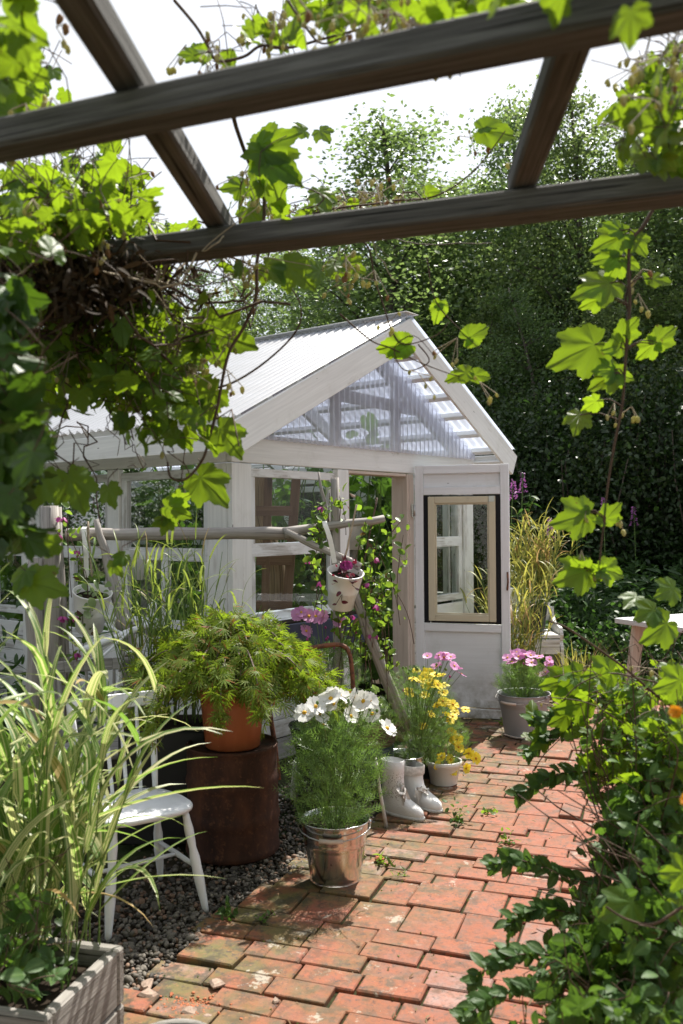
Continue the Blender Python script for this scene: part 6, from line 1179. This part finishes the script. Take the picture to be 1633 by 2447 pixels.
for pth, y in (([(1430, 1800), (1330, 1770), (1250, 1790), (1190, 1830)], 2.9), ([(1430, 2050), (1300, 2010), (1200, 1975), (1130, 1985)], 2.6), ([(1400, 2120), (1290, 2090), (1220, 2090), (1170, 2120)], 2.5), ([(1380, 2230), (1250, 2190), (1160, 2200), (1085, 2250)], 2.3), ([(1350, 2300), (1220, 2270), (1130, 2290), (1070, 2335)], 2.2), ([(1420, 1720), (1330, 1670), (1260, 1690), (1210, 1730)], 2.9), ([(1480, 1640), (1370, 1600), (1280, 1640), (1220, 1655)], 2.9)):
    Q = v.stem(pth, y, .0026, .0012, 6)
    for k_ in range(3, len(Q)):
        for sd_ in ((-1, 1) if k_ % 3 else (1,)):
            d_ = unit(Q[k_] - Q[k_ - 1]); v.leaf('vib', Q[k_], unit(d_ * .6 + V3(0, rnd.gauss(0, .3), .55 * sd_) + rng.normal(size=3) * .15), V3(rnd.gauss(0, .4), -.5, .8), rnd.uniform(.032, .06))
for k in range(45):
    g_ = V3(1.15 + rnd.gauss(0, .22), 2.35 + rnd.gauss(0, .2), 0); q = A3((rnd.triangular(1150, 1560, 1480), rnd.uniform(1800, 2340)), 2.35 + rnd.gauss(0, .2)); v.m.tube(smooth_path([g_, (g_ + q) / 2 + V3(0, 0, .15), q], 4), np.linspace(.004, .0015, 9), 5, False)
v.done()
v = Vine('bindweed', (-.95, 2.2, .28), 'dark heart leaved weed over the near corner of the front planter', 'weed')
for b in ((60, 2080, 60, 40, 2.25, 14), (40, 2180, 50, 40, 2.2, 16), (110, 2230, 40, 30, 2.2, 10), (20, 2270, 40, 25, 2.1, 10)): v.blob(*b, size=(.04, .075), kind='vib', dy=.05, drop=-.3)
v.done()
for u, vv, y, lab in ((1552, 1635, 1.5, 'orange marigold flower blurred at the right edge'), (1578, 1835, 1.5, 'second orange marigold at the right edge lower down')):
    p = A3((u, vv), y); t = thing('marigold', p * V3(1, 1, 0), lab, 'flower'); flower(t, p, (-.6, -.6, .5), .012, 12, OPET, DCEN, .4, .3, rnk=1); plant_stems(t, [V3(p[0] + .15, p[1] + .1, 0)], [p], .002)
# weeds growing out of the paving
rng = np.random.default_rng(55); rnd.seed(55)
def weed(uv, n, h, mat, lab, tm=T_OVAL, sz=.03):
    c = gnd(*uv); t = thing('weed', c, lab, 'weed', 'weeds in the brick joints'); P = np.array([c + V3(rnd.gauss(0, .025), rnd.gauss(0, .02), abs(rnd.gauss(0, .5)) * h) for _ in range(n)]); foliage(t, 'foliage', mat, tm, P, rdir(n, .2), rdir(n, .8), sz * rng.uniform(.6, 1.3, n)); plant_stems(t, [c] * 5, P[:5], .0012)
for uv, n, h, lab in (((1050, 1890), 40, .12, 'tallest weed in the path right of the boots'), ((1120, 1868), 18, .05, 'yellowish low weed right of the tallest weed'), ((880, 1985), 24, .05, 'grassy tuft by the brick shard'), ((930, 2010), 14, .05, 'thin weed right of the brick shard'), ((1165, 1935), 18, .04, 'small weed in the middle of the path'), ((520, 2105), 30, .04, 'round leaved weed by the front chair leg'), ((610, 2115), 14, .03, 'flat seedling left of the bucket shadow'), ((1165, 1665), 26, .09, 'long leaved weed under the door leaf')): weed(uv, n, h, OVAL if n < 30 else VIBL, lab, T_LANCE if 'grassy' in lab or 'long' in lab or 'thin' in lab else T_OVAL, .05 if 'long' in lab or 'grassy' in lab else .028)

# unseen, added for the light: hop roof to shade, white wall to bounce sun
P = np.stack([rng.uniform(-2.4, 2.2, 1700), rng.uniform(-1.6, .75, 1700), 2.34 + rng.normal(size=1700) * .09], 1); n = len(P)
v = thing('hop_vine', (0, -.5, 2.25), 'unseen hop roof added over the viewer to block sky light', 'climber'); foliage(v, 'leaves', HOPL, T_HOPLO, P, rdir(n, -.3), rdir(n, 1.1), rng.uniform(.08, .14, n)); 
m = MB(); m.tube(wander((-2.3, -.5, 2.27), (2.2, -.3, 2.3), 14, .3), .008, 6); m.build('stem', STEM, v)
hs = thing('fill_house', (2, -5, 0), 'white board clad house added unseen behind the viewer to bounce sunlight', 'fill_house'); HWM = painted_wood('fill_house_white', (.86, .86, .84), .1)
m = MB()
for k in range(22): m.bar((-6, -4.5, .1 + .16 * k), (11, -4.5 - .0, .1 + .16 * k), .156, .022, UPV, .004)
m.build('wall', HWM, hs)
m = MB(); m.bar((-6.3, -5.6, 4.3), (11.3, -5.6, 4.3), 3.0, .08, (0, 1, -.55)); m.build('roof', BLACK, hs)
for x in (-3, 1.2, 5.6):
    m = MB(); m.bar((x, -4.47, 1.0), (x, -4.47, 2.2), .08, .05, V3(1, 0, 0)); m.bar((x + 1.0, -4.47, 1.0), (x + 1.0, -4.47, 2.2), .08, .05, V3(1, 0, 0)); m.bar((x + .045, -4.47, 1.04), (x + .955, -4.47, 1.04), .08, .05, UPV); m.bar((x + .045, -4.47, 2.16), (x + .955, -4.47, 2.16), .08, .05, UPV); f = m.build('window', HWM, hs)
    m = MB(); m.quad((x + .04, -4.475, 1.08), (x + .96, -4.475, 1.08), (x + .96, -4.475, 2.12), (x + .04, -4.475, 2.12)); m.build('pane', BLACK, f)
P = np.array([j + V3(rnd.gauss(0, .06), rnd.gauss(0, .05), .004) for pr in JOINTS for j in pr[:1] if rnd.random() < .35 for _ in range(2)]); n = len(P)
tag(foliage(None, 'leaf_litter', leaf_mat('dry_litter', (.14, .08, .04), (.30, .22, .14), (.2, .12, .05), .15, .8, .15, c3=(.12, .14, .04), p3=.8), T_LANCE, P, rdir(n, 0, .15), rdir(n, 3), rng.uniform(.012, .038, n)), 'small dry leaves and petals scattered on the brick path', 'leaf litter', None, 'stuff')
